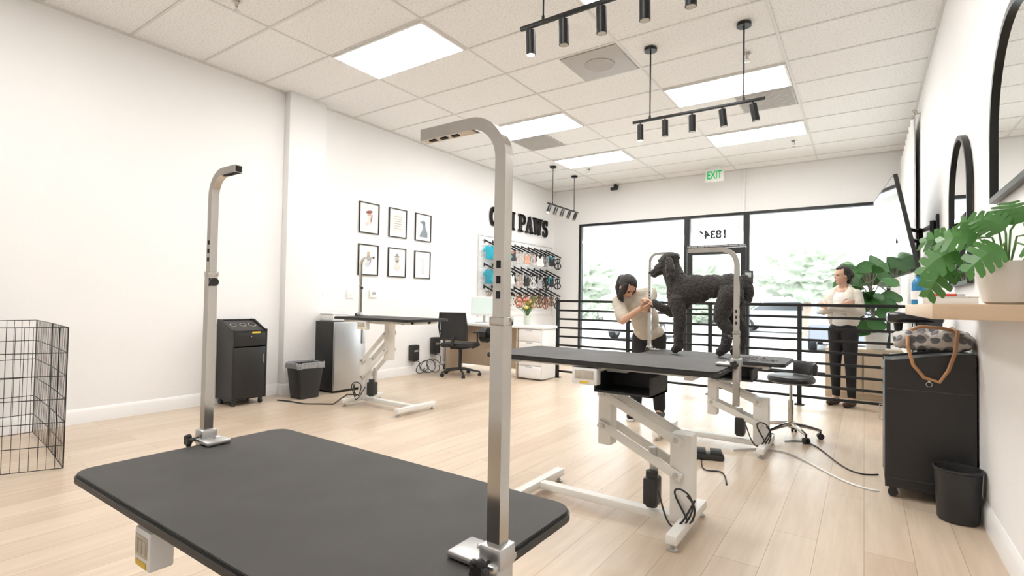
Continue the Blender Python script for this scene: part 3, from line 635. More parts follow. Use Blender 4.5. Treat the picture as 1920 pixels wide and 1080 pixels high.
single('floor_cable', mb, BLACKP, 'black power cable lying on the wooden floor', 'cable')

# ------------------------------------------------------------------ wall sign
def stroke(mb, pts, w, mm):
    for a, b_ in zip(pts, pts[1:]):
        a, b_ = V((*a, 0)), V((*b_, 0)); d = (b_-a).normalized(); nrm = V((-d.y, d.x, 0))*w/2; e = d*w*0.18
        q = [a-e+nrm, a-e-nrm, b_+e-nrm, b_+e+nrm]
        mb.prism([(p.x, p.y) for p in q], 0, 0.04, mm)
def arcp(cx, cy, rx, ry, a0, a1, n=9): return [(cx+rx*math.cos(math.radians(a0+(a1-a0)*i/n)), cy+ry*math.sin(math.radians(a0+(a1-a0)*i/n))) for i in range(n+1)]
t = T('wall_sign', (XL+0.004, 8.6, 2.54), 'raised black slab-serif lettering of shop name on wall', 'sign')
def letter(ch, y0, w, h=0.35):
    mb = MB(); mm = TR(0, y0-8.6, 0) @ F_LEFT; tk = 0.075; th = 0.04
    def st(p, ww): stroke(mb, [(a*w, b_*h) for a, b_ in p], ww, mm)
    if ch == 'C':
        stroke(mb, [(a, b_) for a, b_ in arcp(w*0.52, h*0.5, w*0.34, h*0.43, 50, 310, 14)], 0.06, mm); st([(.82, .62), (.82, .98)], 0.03); st([(.82, .05), (.82, .34)], 0.03)
    elif ch == 'A':
        st([(.12, .04), (.46, .95)], 0.035); st([(.46, .95), (.80, .04)], tk); st([(.26, .32), (.66, .32)], 0.03); st([(-.02, .05), (.30, .05)], th); st([(.60, .05), (1.0, .05)], th)
    elif ch == 'L':
        st([(.3, 0.04), (.3, .96)], tk); st([(.06, .95), (.54, .95)], th); st([(.06, .05), (.92, .05)], th); st([(.9, .05), (.9, .32)], 0.03)
    elif ch == 'I':
        st([(.5, 0.04), (.5, .96)], tk); st([(.0, .95), (1.0, .95)], th); st([(.0, .05), (1.0, .05)], th)
    elif ch == 'P':
        st([(.28, 0.04), (.28, .96)], tk); st([(.02, .95), (.6, .95)], th); st([(.02, .05), (.56, .05)], th)
        stroke(mb, arcp(w*0.56, h*0.71, w*0.30, h*0.235, 90, -90, 8), 0.05, mm); st([(.28, .475), (.56, .475)], th)
    elif ch == 'W':
        st([(.14, .95), (.32, .05)], tk); st([(.32, .05), (.5, .85)], 0.035); st([(.5, .85), (.68, .05)], tk); st([(.68, .05), (.88, .95)], 0.035); st([(0, .95), (.28, .95)], th); st([(.74, .95), (1.0, .95)], th); st([(.40, .95), (.60, .95)], th)
    elif ch == 'S':
        stroke(mb, arcp(w*.5, h*.72, w*.30, h*.22, 40, 270, 10)+arcp(w*.5, h*.28, w*.30, h*.23, 90, -140, 10), 0.055, mm); st([(.80, .70), (.80, .97)], 0.03); st([(.2, .03), (.2, .30)], 0.03)
    t.part(mb, 'letter', BLACKM, smooth=False)
y = 7.54
for ch, w in (('C', .24), ('A', .25), ('L', .20), ('I', .14)): letter(ch, y, w-0.02); y += w
y = 8.50
for ch, w in (('P', .27), ('A', .28), ('W', .36), ('S', .25)): letter(ch, y, w-0.01); y += w

# ------------------------------------------------------------------ display rack with dog clothes
t = T('display_rack', (XL+0.001, 8.55, 0.86), 'white slatted wall panel with black display arms', 'display rack')
rk = MB().bb((0, -1.3, 0), (0.012, 1.3, 1.46))
for q in range(15): rk.bb((0.012, -1.3, 0.01+q*0.097), (0.02, 1.3, 0.085+q*0.097), 0.002)
t.part(rk, 'slat_panel', WHITE)
t.part(MB().bb((0, -1.32, -0.0), (0.03, -1.3, 1.48), 0.002).bb((0, 1.3, 0), (0.03, 1.32, 1.48), 0.002).bb((0, -1.3, 1.46), (0.03, 1.3, 1.48), 0.002), 'rack_trim', M('light_grey_trim', (0.7, 0.7, 0.7), 0.4))
hooks = []
for r, z in enumerate((2.23, 1.80, 1.40)):
    for c in range(10):
        y = 7.40+c*0.245
        hooks.append((r, c, y, z))
        t.part(MB().tube([(XL+0.02, y, z), (XL+0.06, y, z), (XL+0.38, y, z-0.15)], 0.013, sq=True, up=(0, 1, 0)).box((XL+0.027, y, z), (0.012, 0.03, 0.07), 0.002), 'display_arm', BLACKM, world=True)
BK = (0.02, 0.02, 0.02); GR = (0.32, 0.31, 0.32); WT = (0.75, 0.74, 0.72)
palette = [(0.02, 0.40, 0.52), (0.03, 0.45, 0.58), (0.06, 0.06, 0.07), WT, (0.66, 0.36, 0.26), (0.72, 0.60, 0.56), WT, GR, BK, BK]
pal2 = [(0.05, 0.40, 0.50), (0.05, 0.38, 0.48), WT, (0.55, 0.40, 0.34), BK, WT, GR, BK, BK, BK]
pal3 = [GR, (0.45, 0.36, 0.28), WT, (0.36, 0.17, 0.08), (0.30, 0.14, 0.07), (0.38, 0.20, 0.10), (0.22, 0.11, 0.06), (0.30, 0.13, 0.08), (0.2, 0.10, 0.05), BK]
def garment(kind):
    if kind == 0: return [(-.05, .0), (-.10, -.02), (-.16, -.12), (-.11, -.15), (-.085, -.10), (-.095, -.30), (.095, -.30), (.085, -.10), (.11, -.15), (.16, -.12), (.10, -.02), (.05, 0), (.02, -.03), (-.02, -.03)]
    return [(-.05, 0), (-.08, -.04), (-.07, -.10), (-.10, -.18), (-.06, -.21), (.06, -.21), (.10, -.18), (.07, -.10), (.08, -.04), (.05, 0), (.02, -.05), (-.02, -.05)]
for (r, c, y, z) in hooks:
    for q in range(2):
        x = XL+0.14+q*0.17; zz = z-0.018-(x-XL-0.06)*0.47
        pal = (palette, pal2, pal3)[r]; col = pal[c] if q == 1 else pal[(c+1) % 10]
        kind = (0 if c < 2 else 1 if (c+q) % 2 else 2) if r < 2 else 2
        mt = M('cloth_%d_%d_%d' % tuple(int(v*100) for v in col), col, 0.8, var=0.35, vs=22, bump=0.3)
        nm, cat, lb = (('dog_shirt', 'dog clothing', 'small dog shirt on a black hanger') if kind == 0 else ('dog_vest', 'dog clothing', 'small dog vest on a black hanger') if kind == 1 else ('dog_harness', 'dog harness', 'strap dog harness hanging from display arm'))
        g = T(nm, (x, y, zz), lb, cat, rot=random.uniform(-0.6, 0.1), group='dog clothes on the wall rack')
        hg = MB().tube([(0, 0, 0.0), (0, 0.012, 0.012), (0, 0.0, 0.024), (0, -0.01, 0.012), (0, 0, -0.02)], 0.002, 5).tube([(0, -0.07, -0.045), (0, 0, -0.02), (0, 0.07, -0.045)], 0.005, 5)
        g.part(hg, 'hanger', BLACKP)
        if kind < 2:
            sc = random.uniform(0.8, 1.1)
            g.part(MB().prism([(a*sc, b_*sc) for a, b_ in garment(kind)], -0.012, 0.012, TR(0, 0, -0.03) @ F_LEFT, 0.006), 'garment', mt)
        else:
            sc = random.uniform(0.75, 1.05)
            m_ = MB().tube([(0.02*math.sin(a*2), sc*0.055*math.cos(a), sc*(-0.10+0.06*math.sin(a))) for a in [k*math.pi/9 for k in range(18)]], 0.011, 6, closed=True)
            m_.tube([(0.02*math.cos(a), sc*0.07*math.cos(a), sc*(-0.21+0.07*math.sin(a))) for a in [k*math.pi/9 for k in range(18)]], 0.012, 6, closed=True)
            m_.tube([(0, 0, -0.04), (0.01, 0, sc*-0.16), (0, 0.01, sc*-0.28)], 0.015, 6)
            g.part(m_, 'harness_strap', mt)

# ------------------------------------------------------------------ reception desk area
t = T('reception_desk', (-4.66, 6.55, 0), 'white-topped reception desk with light wood panel', 'desk')
t.part(MB().bb((-1.0, -0.22, 0.745), (0.86, 0.22, 0.785), 0.004), 'desktop', WHITE)
t.part(MB().bb((-0.985, -0.20, 0.0), (-0.955, 0.20, 0.745), 0.003).bb((-0.955, 0.17, 0.08), (0.42, 0.195, 0.745), 0.003), 'desk_panel', OAK2, label='light wood modesty panel')
t.part(MB().bb((0.39, -0.19, 0.0), (0.418, 0.165, 0.745), 0.003), 'desk_leg', OAK2)
t = T('drawer_unit', (-4.02, 6.55, 0), 'white four-drawer unit under the desk', 'drawers')
t.part(MB().bb((-0.20, -0.19, 0.02), (0.20, 0.20, 0.742), 0.003), 'unit_body', WHITE)
for q in range(4):
    d_ = t.part(MB().bb((-0.19, -0.212, 0.035+q*0.176), (0.19, -0.193, 0.203+q*0.176), 0.003), 'drawer', WHITE)
    t.part(MB().bb((-0.06, -0.218, 0.185+q*0.176), (0.05, -0.212, 0.195+q*0.176)), 'drawer_pull', M('grey_pull', (0.45, 0.45, 0.45), 0.5), parent=d_)  # plain mid-grey strip near the top of each drawer front
t = T('computer_monitor', (-5.08, 6.6, 0.787), 'slim white desktop monitor on the desk', 'monitor', rot=0.15)
t.part(MB().box((0, 0, 0.006), (0.2, 0.16, 0.012), 0.004).box((0, 0.03, 0.09), (0.05, 0.012, 0.18), 0.003), 'monitor_stand', CAST)
t.part(MB().box((0, 0.0, 0.27), (0.46, 0.018, 0.30), 0.006), 'monitor_case', WHITE)
t.part(MB().box((0, -0.0105, 0.275), (0.43, 0.003, 0.26)), 'screen', M('pale_green_screen', (0.62, 0.72, 0.68), 0.3, emit=0.25))
t = T('flower_bouquet', (-4.22, 6.58, 0.787), 'pink and yellow flower bouquet in a pale vase', 'flowers')
t.part(MB().lathe([(0.045, 0.0), (0.055, 0.03), (0.055, 0.12), (0.048, 0.14), (0.044, 0.14), (0.04, 0.02)], n=20), 'vase', M('pale_vase', (0.62, 0.66, 0.58), 0.2))
lf = MB(); fl1 = []; fl2 = []
for q in range(34):
    a = random.uniform(0, 6.28); rr = random.uniform(0.02, 0.15); hh = random.uniform(0.22, 0.42); p = V((rr*math.cos(a), rr*math.sin(a), hh))
    lf.tube([(0, 0, 0.12), p*0.6+V((0, 0, 0.06)), p], 0.003, 5)
    if q % 3 == 0: (fl1 if q % 2 else fl2).append(MB().ball(p, (0.032, 0.032, 0.024), u=10, w=6).ball(p+V((0, 0, 0.012)), (0.018, 0.018, 0.018), u=8, w=6))
    else:
        d_ = V((math.cos(a), math.sin(a), 0.4)).normalized(); n_ = V((-math.sin(a), math.cos(a), 0))
        lf.add([p-d_*0.08, p+n_*0.03, p+d_*0.07, p-n_*0.03], [(0, 1, 2, 3)])
t.part(lf, 'stems_and_leaves', M('stem_green', (0.12, 0.26, 0.06), 0.5, var=0.3))
for b1 in fl1: t.part(b1, 'blossom', M('pink_petals', (0.75, 0.24, 0.20), 0.6, var=0.2), label='coral pink blossom')
for b1 in fl2: t.part(b1, 'blossom', M('yellow_petals', (0.8, 0.55, 0.16), 0.6), label='yellow blossom')
t = T('card_holder', (-4.5, 6.45, 0.787), 'small white cards in a stand on the desk', 'card holder')
t.part(MB().box((0, 0, 0.01), (0.1, 0.06, 0.02), 0.003), 'holder_base', WHITE); t.part(MB().box((0, 0.01, 0.06), (0.09, 0.012, 0.1), 0.002, Matrix.Rotation(-0.2, 3, 'X')), 'cards', M('peach_card', (0.7, 0.5, 0.4), 0.6))

t = T('office_chair', (-5.06, 6.02, 0), 'black mesh-back swivel office chair at the desk', 'office chair', rot=0.25)
MESHM = M('black_mesh_fabric', (0.03, 0.03, 0.032), 0.8, bump=0.5, bs=200)
bk = MB().tube([(-0.22, -0.23, 0.56), (-0.23, -0.27, 0.75), (-0.21, -0.29, 0.95), (0.21, -0.29, 0.95), (0.23, -0.27, 0.75), (0.22, -0.23, 0.56)], 0.014, 8, closed=True)
t.part(bk, 'backrest_frame', BLACKP)
vs = []
for i in range(5):
    for j in range(7): z_ = 0.57+i*0.092; x_ = -0.21+j*0.07; vs.append((x_, -0.235-0.13*(z_-0.56)-0.01*math.cos((j-3)*0.5), z_))
t.part(MB().add(vs, [(i*7+j, i*7+j+1, (i+1)*7+j+1, (i+1)*7+j) for i in range(4) for j in range(6)]), 'backrest', MESHM)
t.part(MB().prism(rrect(0.50, 0.48, 0.08), 0.44, 0.50, None, 0.015), 'seat', MESHM)
t.part(MB().tube([(0, -0.24, 0.62), (0, -0.28, 0.50), (0, -0.15, 0.43)], 0.02, sq=True, up=(1, 0, 0)).box((0, 0, 0.425), (0.2, 0.30, 0.03), 0.005), 'seat_bracket', BLACKP)
for s in (-1, 1):
    t.part(MB().tube([(s*0.2, 0, 0.43), (s*0.28, 0, 0.46), (s*0.28, 0, 0.66)], 0.015, 8).box((s*0.28, 0.02, 0.67), (0.07, 0.25, 0.025), 0.01), 'armrest', BLACKP)
t.part(MB().cyl((0, 0, 0.09), (0, 0, 0.42), 0.025, n=16), 'gas_lift', BLACKP)
def starbase(t, r, mat, wr=0.028, zz=0.08):
    bs = MB()
    for q in range(5):
        a = q*2*math.pi/5+0.3; e = V((r*math.cos(a), r*math.sin(a), zz-0.012)); bs.tube([(0, 0, zz+0.03), e*0.5+V((0, 0, zz/2+0.02)), e], [0.022, 0.017, 0.012], 8)
        c = MB(); d_ = V((-math.sin(a), math.cos(a), 0)); p = V((e.x, e.y, wr))
        c.cyl(p-d_*0.022, p-d_*0.005, wr, n=14).cyl(p+d_*0.005, p+d_*0.022, wr, n=14).cyl(p-d_*0.01, p+d_*0.01, 0.008, n=8).cyl(p, e+V((0, 0, 0.01)), 0.008, n=8)
        t.part(c, 'caster', BLACKP)
    t.part(bs, 'star_base', mat)
starbase(t, 0.30, BLACKP)

# ------------------------------------------------------------------ fence
t = T('metal_railing', (-1.66, 6.85, 0), 'low black metal railing with horizontal bars', 'railing')
px = (-3.84, -2.72, -1.62, -0.62, 0.44)
for x in px:
    t.part(MB().bb((x-0.022, 6.828, 0), (x+0.022, 6.872, 1.14), 0.002).bb((x-0.05, 6.80, 0), (x+0.05, 6.90, 0.008)), 'railing_post', RAILM, world=True)
t.part(MB().bb((-3.86, 6.825, 1.14), (0.46, 6.875, 1.175), 0.003), 'top_rail', RAILM, world=True)
for q in range(8):
    z = 0.10+q*0.131
    for xa, xb in zip(px, px[1:]):
        t.part(MB().bb((xa+0.022, 6.838, z-0.014), (xb-0.022, 6.862, z+0.014), 0.002), 'rail', RAILM, world=True)

# ------------------------------------------------------------------ stool
t = T('rolling_stool', (-0.53, 5.13, 0), 'black cushioned rolling stool with low backrest and chrome base', 'stool')
LEA = M('black_vinyl', (0.02, 0.02, 0.022), 0.35, var=0.1)
t.part(MB().lathe([(0.01, 0.475), (0.16, 0.475), (0.185, 0.485), (0.19, 0.51), (0.18, 0.53), (0.15, 0.54), (0.01, 0.542)], n=32), 'seat', LEA)
bs = MB(); vs = []
for i in range(13):
    a = math.radians(-10+i*100/12)
    for (r, z) in ((0.17, 0.55), (0.20, 0.555), (0.205, 0.63), (0.19, 0.655), (0.172, 0.63)): vs.append((r*math.cos(a), r*math.sin(a), z))
bs.add(vs, [(i*5+j, i*5+(j+1) % 5, (i+1)*5+(j+1) % 5, (i+1)*5+j) for i in range(12) for j in range(5)]+[(0, 1, 2, 3, 4), tuple(60+j for j in range(5))[::-1]])
t.part(bs, 'backrest', LEA)
t.part(MB().tube([(0.08, 0.07, 0.47), (0.15, 0.14, 0.475), (0.155, 0.145, 0.56)], 0.01, 6), 'backrest_bracket', CHROME)
t.part(MB().cyl((0, 0, 0.08), (0, 0, 0.32), 0.022, n=16).cyl((0, 0, 0.30), (0, 0, 0.47), 0.013, n=16), 'gas_lift', CHROME)
starbase(t, 0.23, CHROME, 0.026, 0.085)
t = T('foot_pedal', (-0.96, 4.02, 0), 'black foot pedal control on the floor', 'foot pedal', rot=0.3)
t.part(MB().box((0, 0, 0.025), (0.22, 0.12, 0.04), 0.01), 'pedal_base', BLACKP)
for q in (-0.055, 0.055): t.part(MB().box((q, -0.005, 0.055), (0.08, 0.10, 0.018), 0.005, Matrix.Rotation(0.15, 3, 'X')), 'pedal', BLACKP)
single('white_cable', MB().tube([(-0.85+0.93*u, 4.35+0.25*math.sin(u*5)-0.15*u, 0.007) for u in [k/30 for k in range(31)]], 0.006, 6), M('white_cord', (0.8, 0.8, 0.8), 0.5), 'thin white cord lying across the floor', 'cable')
single('black_cable', MB().tube([(-0.55+0.63*u, 4.9+0.2*math.sin(u*6)-0.5*u, 0.006) for u in [k/30 for k in range(31)]], 0.005, 6), BLACKP, 'thin black cord lying across the floor', 'cable')
single('black_cable', MB().tube([(-0.72-0.3*u, 3.5+0.5*u+0.1*math.sin(u*7), 0.006) for u in [k/30 for k in range(31)]], 0.005, 6), BLACKP, 'thin black cord lying across the floor', 'cable')

# ------------------------------------------------------------------ track lights
def track(cx, cy, along, tilts, lb):
    t = T('track_light', (cx, cy, 2.86), lb, 'track light', rot=along)
    t.part(MB().bb((-0.585, -0.011, 0.03), (0.585, 0.011, 0.055), 0.002), 'track_bar', BLACKM)
    for x in (-0.415, 0.415):
        t.part(MB().cyl((x, 0, 0.05), (x, 0, ZC-2.86-0.03), 0.007, n=10).cyl((x, 0, 0.05), (x, 0, 0.08), 0.012, n=10), 'suspension_rod', BLACKM)
        t.part(MB().cyl((x, 0, ZC-2.86-0.035), (x, 0, ZC-2.86-0.009), 0.06, n=24), 'ceiling_canopy', BLACKM)
    for i, x in enumerate((-0.51, -0.27, -0.02, 0.24, 0.49)):
        tl_ = tilts[i]; d = V((math.sin(tl_), 0.05, -math.cos(tl_))).normalized(); p = V((x, 0, 0.0))
        h = t.part(MB().cyl((x, 0, 0.035), (x, 0, -0.01), 0.007, n=8).cyl(p-d*0.01, p+d*0.14, 0.031, n=24), 'spotlight_head', BLACKM)
        t.part(MB().cyl(p+d*0.1395, p+d*0.1415, 0.026, n=20), 'bulb', M('warm_bulb', (0.9, 0.8, 0.65), 0.3, emit=4, ecol=(1, 0.85, 0.65)) if i == 0 else M('dim_bulb', (0.5, 0.46, 0.4), 0.3), parent=h)
track(-1.245, 2.72, 0, (0, 0, 0, 0, 0.0), 'black five-head track light hanging on rods')
track(-1.275, 4.75, 0, (0, 0, 0, 0.1, 0.18), 'black five-head track light hanging on rods')
track(-4.65, 8.45, math.pi/2, (-0.5, -0.5, -0.5, -0.5, -0.5), 'black five-head track light near display rack')

# ------------------------------------------------------------------ right wall
def arch(w, zs, z0, top, n=24):
    pts = [(-w/2, z0), (w/2, z0)]
    for i in range(n+1):
        a = math.pi*i/n; pts.append((w/2*math.cos(a), zs+(top-zs)*math.sin(a)))
    return pts
MIR = M('mirror_silver', (0.9, 0.92, 0.92), 0.01, metal=1.0, var=0.0)
def mirror(yc, w, z0, zs, top, lb):
    t = T('wall_mirror', (XR-0.002, yc, z0), lb, 'mirror', group='arched wall mirrors')
    ap = arch(w, zs-z0, 0, top-z0)
    t.part(MB().prism(ap, 0.002, 0.016, F_RIGHT), 'mirror_glass', MIR, smooth=False)
    t.part(MB().tube([F_RIGHT @ V((p[0], p[1], 0.018)) for p in ap], 0.014, sq=True, up=(1, 0, 0), closed=True), 'mirror_frame', BLACKM)
mirror(2.92, 0.86, 1.67, 1.98, 2.42, 'large arched mirror with thin black frame')
mirror(4.42, 0.78, 1.31, 1.86, 2.26, 'arched mirror with thin black frame')
single('wall_shelf', MB().bb((0.208, 2.45, 1.108), (XR, 3.95, 1.166), 0.003), OAK, 'thick light oak floating wall shelf', 'shelf')
def lobed_leaf(mb, base, d, nrm, L_, W_, lobes=5, droop=0.3):
    d = d.normalized(); s = d.cross(nrm).normalized(); up = s.cross(d).normalized()
    def P(u, v): return base+d*(u*L_)+s*(v*W_)+up*(0.10*L_*math.sin(u*3.0)-0.22*abs(v)*W_)+V((0, 0, -droop*L_*u*u))
    for sd in (-1, 1):
        for i in range(lobes):
            u0, u1 = i/lobes, (i+1)/lobes; um = (u0+u1)/2
            wid = max(0.32, math.sin(min(0.95, um*0.78+0.22)*math.pi)**0.5); row = []
            for v_, g in ((0, 0), (0.52, 0.0), (0.60, 0.09), (0.85, 0.10), (1.0, 0.24)):
                v = v_*wid; sh = 0.10*v_
                row.append((P(u0+(u1-u0)*g+sh, sd*v), P(u1-(u1-u0)*g+sh, sd*v)))
            vs = [q for r_ in row for q in r_]
            mb.add(vs, [(2*k_, 2*k_+1, 2*k_+3, 2*k_+2) if sd > 0 else (2*k_, 2*k_+2, 2*k_+3, 2*k_+1) for k_ in range(4)])
t = T('potted_monstera', (0.44, 2.62, 1.166), 'green split-leaf monstera in a cream ceramic pot', 'potted plant')
t.part(MB().lathe([(0.055, 0.0), (0.07, 0.01), (0.085, 0.08), (0.09, 0.155), (0.086, 0.16), (0.078, 0.155), (0.074, 0.12), (0.002, 0.12)], n=32), 'pot', M('cream_ceramic', (0.82, 0.76, 0.70), 0.45))
t.part(MB().lathe([(0.002, 0.122), (0.075, 0.122), (0.075, 0.135), (0.002, 0.14)], n=24), 'soil', M('potting_soil', (0.05, 0.035, 0.025), 0.9, bump=0.5))
lm = MB(); sm = MB()
LS = [((-.14, -.02, .21), (-1, 0, -.5), .13), ((-.09, -.06, .25), (-.9, 0, .15), .12), ((-.05, -.05, .28), (-.7, 0, .5), .11), ((-.16, .05, .16), (-.7, 0, -1.0), .12),
      ((.01, -.06, .29), (-.1, 0, .8), .12), ((.04, -.08, .25), (.4, -.2, .4), .12), ((-.03, -.10, .21), (-.7, -.2, -.4), .12), ((-.14, .08, .26), (-1, 0, .2), .11),
      ((.03, -.11, .21), (.3, -.3, -.2), .10), ((-.02, -.09, .27), (-.3, 0, .3), .11)]
for (p, d, L_) in LS:
    p = V(p); sm.tube([(p.x*0.1, p.y*0.1, 0.13), (p.x*0.5, p.y*0.5, p.z*0.6+0.10), p], 0.0035, 6)
    nr = V((random.uniform(-.4, .1), -1, random.uniform(.3, .9)))
    lobed_leaf(lm, p, V(d), nr, L_, L_*0.52)
t.part(sm, 'stems', M('plant_stem', (0.14, 0.30, 0.07), 0.5)); t.part(lm, 'leaves', M('monstera_green', (0.07, 0.21, 0.045), 0.35, var=0.45, vs=12))
t = T('spray_bottle', (0.26, 3.75, 1.166), 'blue spray bottle with white label', 'bottle')
t.part(MB().lathe([(0.03, 0), (0.036, 0.005), (0.036, 0.12), (0.027, 0.145), (0.013, 0.155), (0.013, 0.165)], n=24), 'bottle_body', M('blue_bottle', (0.02, 0.20, 0.42), 0.25))
t.part(MB().cyl((0, 0, 0.165), (0, 0, 0.195), 0.012, n=12).box((-0.015, 0, 0.20), (0.05, 0.016, 0.018), 0.004), 'spray_nozzle', BLACKP)
t.part(MB().lathe([(0.0365, 0.03), (0.0368, 0.03), (0.0368, 0.08), (0.0365, 0.08)], n=24), 'bottle_label', WHITE)
t = T('product_box', (0.33, 3.15, 1.166), 'white flat product box on the oak shelf', 'box')
t.part(MB().box((0, 0.1, 0.018), (0.20, 0.26, 0.034), 0.003), 'box_body', WHITE); t.part(MB().box((0, 0.1, 0.0365), (0.205, 0.265, 0.003)), 'box_lid', WHITE)
t = T('deshedding_tool', (0.33, 3.20, 1.204), 'small red-handled grooming tool on white box', 'grooming tool')
t.part(MB().tube([(-0.06, 0.0, 0.008), (0.03, -0.01, 0.008)], 0.007, 8), 'tool_handle', M('red_plastic', (0.6, 0.06, 0.04), 0.4)); t.part(MB().box((0.045, -0.01, 0.007), (0.03, 0.04, 0.012), 0.002), 'tool_blade', CAST)
# TV
NT, NB, FT_, FB = V((.213, 5.6, 2.32)), V((.377, 5.6, 1.465)), V((.084, 7.02, 2.32)), V((.25, 7.02, 1.465))
t = T('television', (0.40, 6.25, 1.465), 'flat television angled down on a black wall arm', 'television')
ax = FB-NB; ay = NT-NB; nz_ = ax.cross(ay).normalized()
if nz_.x > 0: nz_ = -nz_
t.part(MB().obox(NB-nz_*0.03, ax, ay, nz_*0.03), 'television_case', BLACKP, world=True)
t.part(MB().obox(NB+ax*0.008+ay*0.012+nz_*0.0005, ax*0.984, ay*0.976, nz_*0.002), 'screen', M('tv_glass', (0.05, 0.052, 0.056), 0.07, coat=1.0), world=True)
mc = (NB+NT+FT_+FB)/4-nz_*0.035
wp = V((XR-0.013, 5.75, 1.83)); el = V((0.47, 6.28, 1.83))
am = MB().box(mc, (0.02, 0.30, 0.26), 0.003).box(wp, (0.02, 0.10, 0.26), 0.003)
for dz in (-0.05, 0.05):
    am.tube([wp+V((0, 0, dz)), el+V((-0.02, 0, dz)), mc+V((0, 0, dz))], 0.016, sq=True, up=(0, 0, 1))
am.cyl(el+V((-0.02, 0, -0.08)), el+V((-0.02, 0, 0.08)), 0.02, n=12).cyl(wp+V((-0.03, 0, -0.08)), wp+V((-0.03, 0, 0.08)), 0.02, n=12)
t.part(am, 'wall_arm', BLACKM, world=True)
# curtain
t = T('curtain', (XR-0.06, 8.6, 0.1), 'sheer white curtain hanging on a chrome rod', 'curtain')
nn = 90; vs = []
for i in range(nn+1):
    y = 7.5+2.2*i/nn; x = XR-0.06+0.022*math.sin(i*1.05)
    for z in (0.06, 1.2, 2.4, 3.36): vs.append((x+0.006*math.sin(i*0.5+z), y, z))
t.part(MB().add(vs, [(i*4+j, (i+1)*4+j, (i+1)*4+j+1, i*4+j+1) for i in range(nn) for j in range(3)]), 'curtain_fabric', M('sheer_white_fabric', (0.88, 0.875, 0.865), 0.8), world=True, ang=180)
t.part(MB().cyl((XR-0.06, 7.4, 3.38), (XR-0.06, 9.8, 3.38), 0.011, n=12).ball((XR-0.06, 7.37, 3.38), 0.028).cyl((XR, 7.45, 3.38), (XR-0.06, 7.45, 3.38), 0.008, n=8), 'curtain_rod', CHROME, world=True)

t = T('wooden_chest', (-0.01, 7.92, 0), 'low light wood chest behind the railing', 'chest')
t.part(MB().bb((-0.40, -0.20, 0.0), (0.40, 0.22, 0.62), 0.006), 'chest_body', OAK2)
for q in (-0.38, 0.01): t.part(MB().bb((q, -0.22, 0.07), (q+0.37, -0.202, 0.58), 0.004), 'chest_door', OAK2)
t = T('potted_fiddle_fig', (0.12, 7.84, 0.62), 'bushy fiddle leaf fig in a white pot', 'potted plant')
t.part(MB().lathe([(0.09, 0.0), (0.10, 0.01), (0.13, 0.2), (0.125, 0.21), (0.11, 0.18), (0.002, 0.18)], n=28), 'pot', WHITE)
lm = MB(); sm = MB()
random.seed(21)
for q in range(58):
    a = random.uniform(0, 6.28); hh = random.uniform(0.20, 1.08); rr = random.uniform(0.03, 0.20)
    p = V((rr*math.cos(a)-0.08, rr*math.sin(a)-0.05, hh)); d = V((math.cos(a), math.sin(a)*0.7, random.uniform(-0.3, 0.6))).normalized()
    L_ = random.uniform(0.20, 0.30)
    if p.x+0.12+d.x*L_ > XR-0.14: d.x = -abs(d.x); p.x -= 0.05
    W_ = L_*0.34; nr = V((random.uniform(-.4, .4), -0.9, random.uniform(.1, .9))); s = d.cross(nr).normalized(); up = s.cross(d)
    rows = []
    for k_, (u, w_) in enumerate(((0, .05), (.2, .6), (.45, .9), (.7, 1.0), (.88, .7), (1, .1))):
        c = p+d*(u*L_)+V((0, 0, -0.25*L_*u*u)); rows += [c-s*W_*w_+up*0.012, c, c+s*W_*w_+up*0.012]
    lm.add(rows, [(k_*3+j, k_*3+j+1, (k_+1)*3+j+1, (k_+1)*3+j) for k_ in range(5) for j in range(2)])
    sm.tube([(-0.05*hh, 0, hh*0.75), p], 0.004, 5)
sm.tube([(0, 0, 0.18), (-0.02, 0.01, 0.5), (-0.09, 0, 0.9)], 0.012, 8)
t.part(lm, 'leaves', M('fig_leaf_green', (0.055, 0.16, 0.045), 0.4, var=0.4, vs=8)); t.part(sm, 'stems', TRUNK)

# ------------------------------------------------------------------ people
def hand(mb, w, d, n, L_=0.17, curl=0.6, side=1, spread=0.12):
    w, d, n = V(w), V(d).normalized(), V(n); n = (n-d*n.dot(d)).normalized(); s = d.cross(n)*side
    k = L_/0.17
    for off in (-0.022, -0.007, 0.008, 0.023): mb.cap(w+s*off*0.5*k, w+d*0.075*k+s*off*k, 0.014*k, 0.0115*k)
    for off, ln in ((-0.027, 0.055), (-0.009, 0.07), (0.009, 0.078), (0.027, 0.07)):
        p = w+d*0.078*k+s*off*k; dd = (d+s*off*4*spread).normalized(); r = 0.0085*k
        for j, (fr, ang) in enumerate(((0.45, curl*0.4), (0.3, curl*1.0), (0.25, curl*1.5))):
            q = p+(dd*math.cos(ang)+n*math.sin(ang))*ln*fr*k; mb.cap(p, q, r, r*0.92); r *= 0.92; p = q
    p = w+d*0.02*k+s*0.028*k; q = p+(d*0.6+s*0.7+n*0.35).normalized()*0.045*k; mb.cap(p, q, 0.012*k, 0.010*k); mb.cap(q, q+(d*0.8+n*0.6).normalized()*0.032*k, 0.010*k, 0.0085*k)

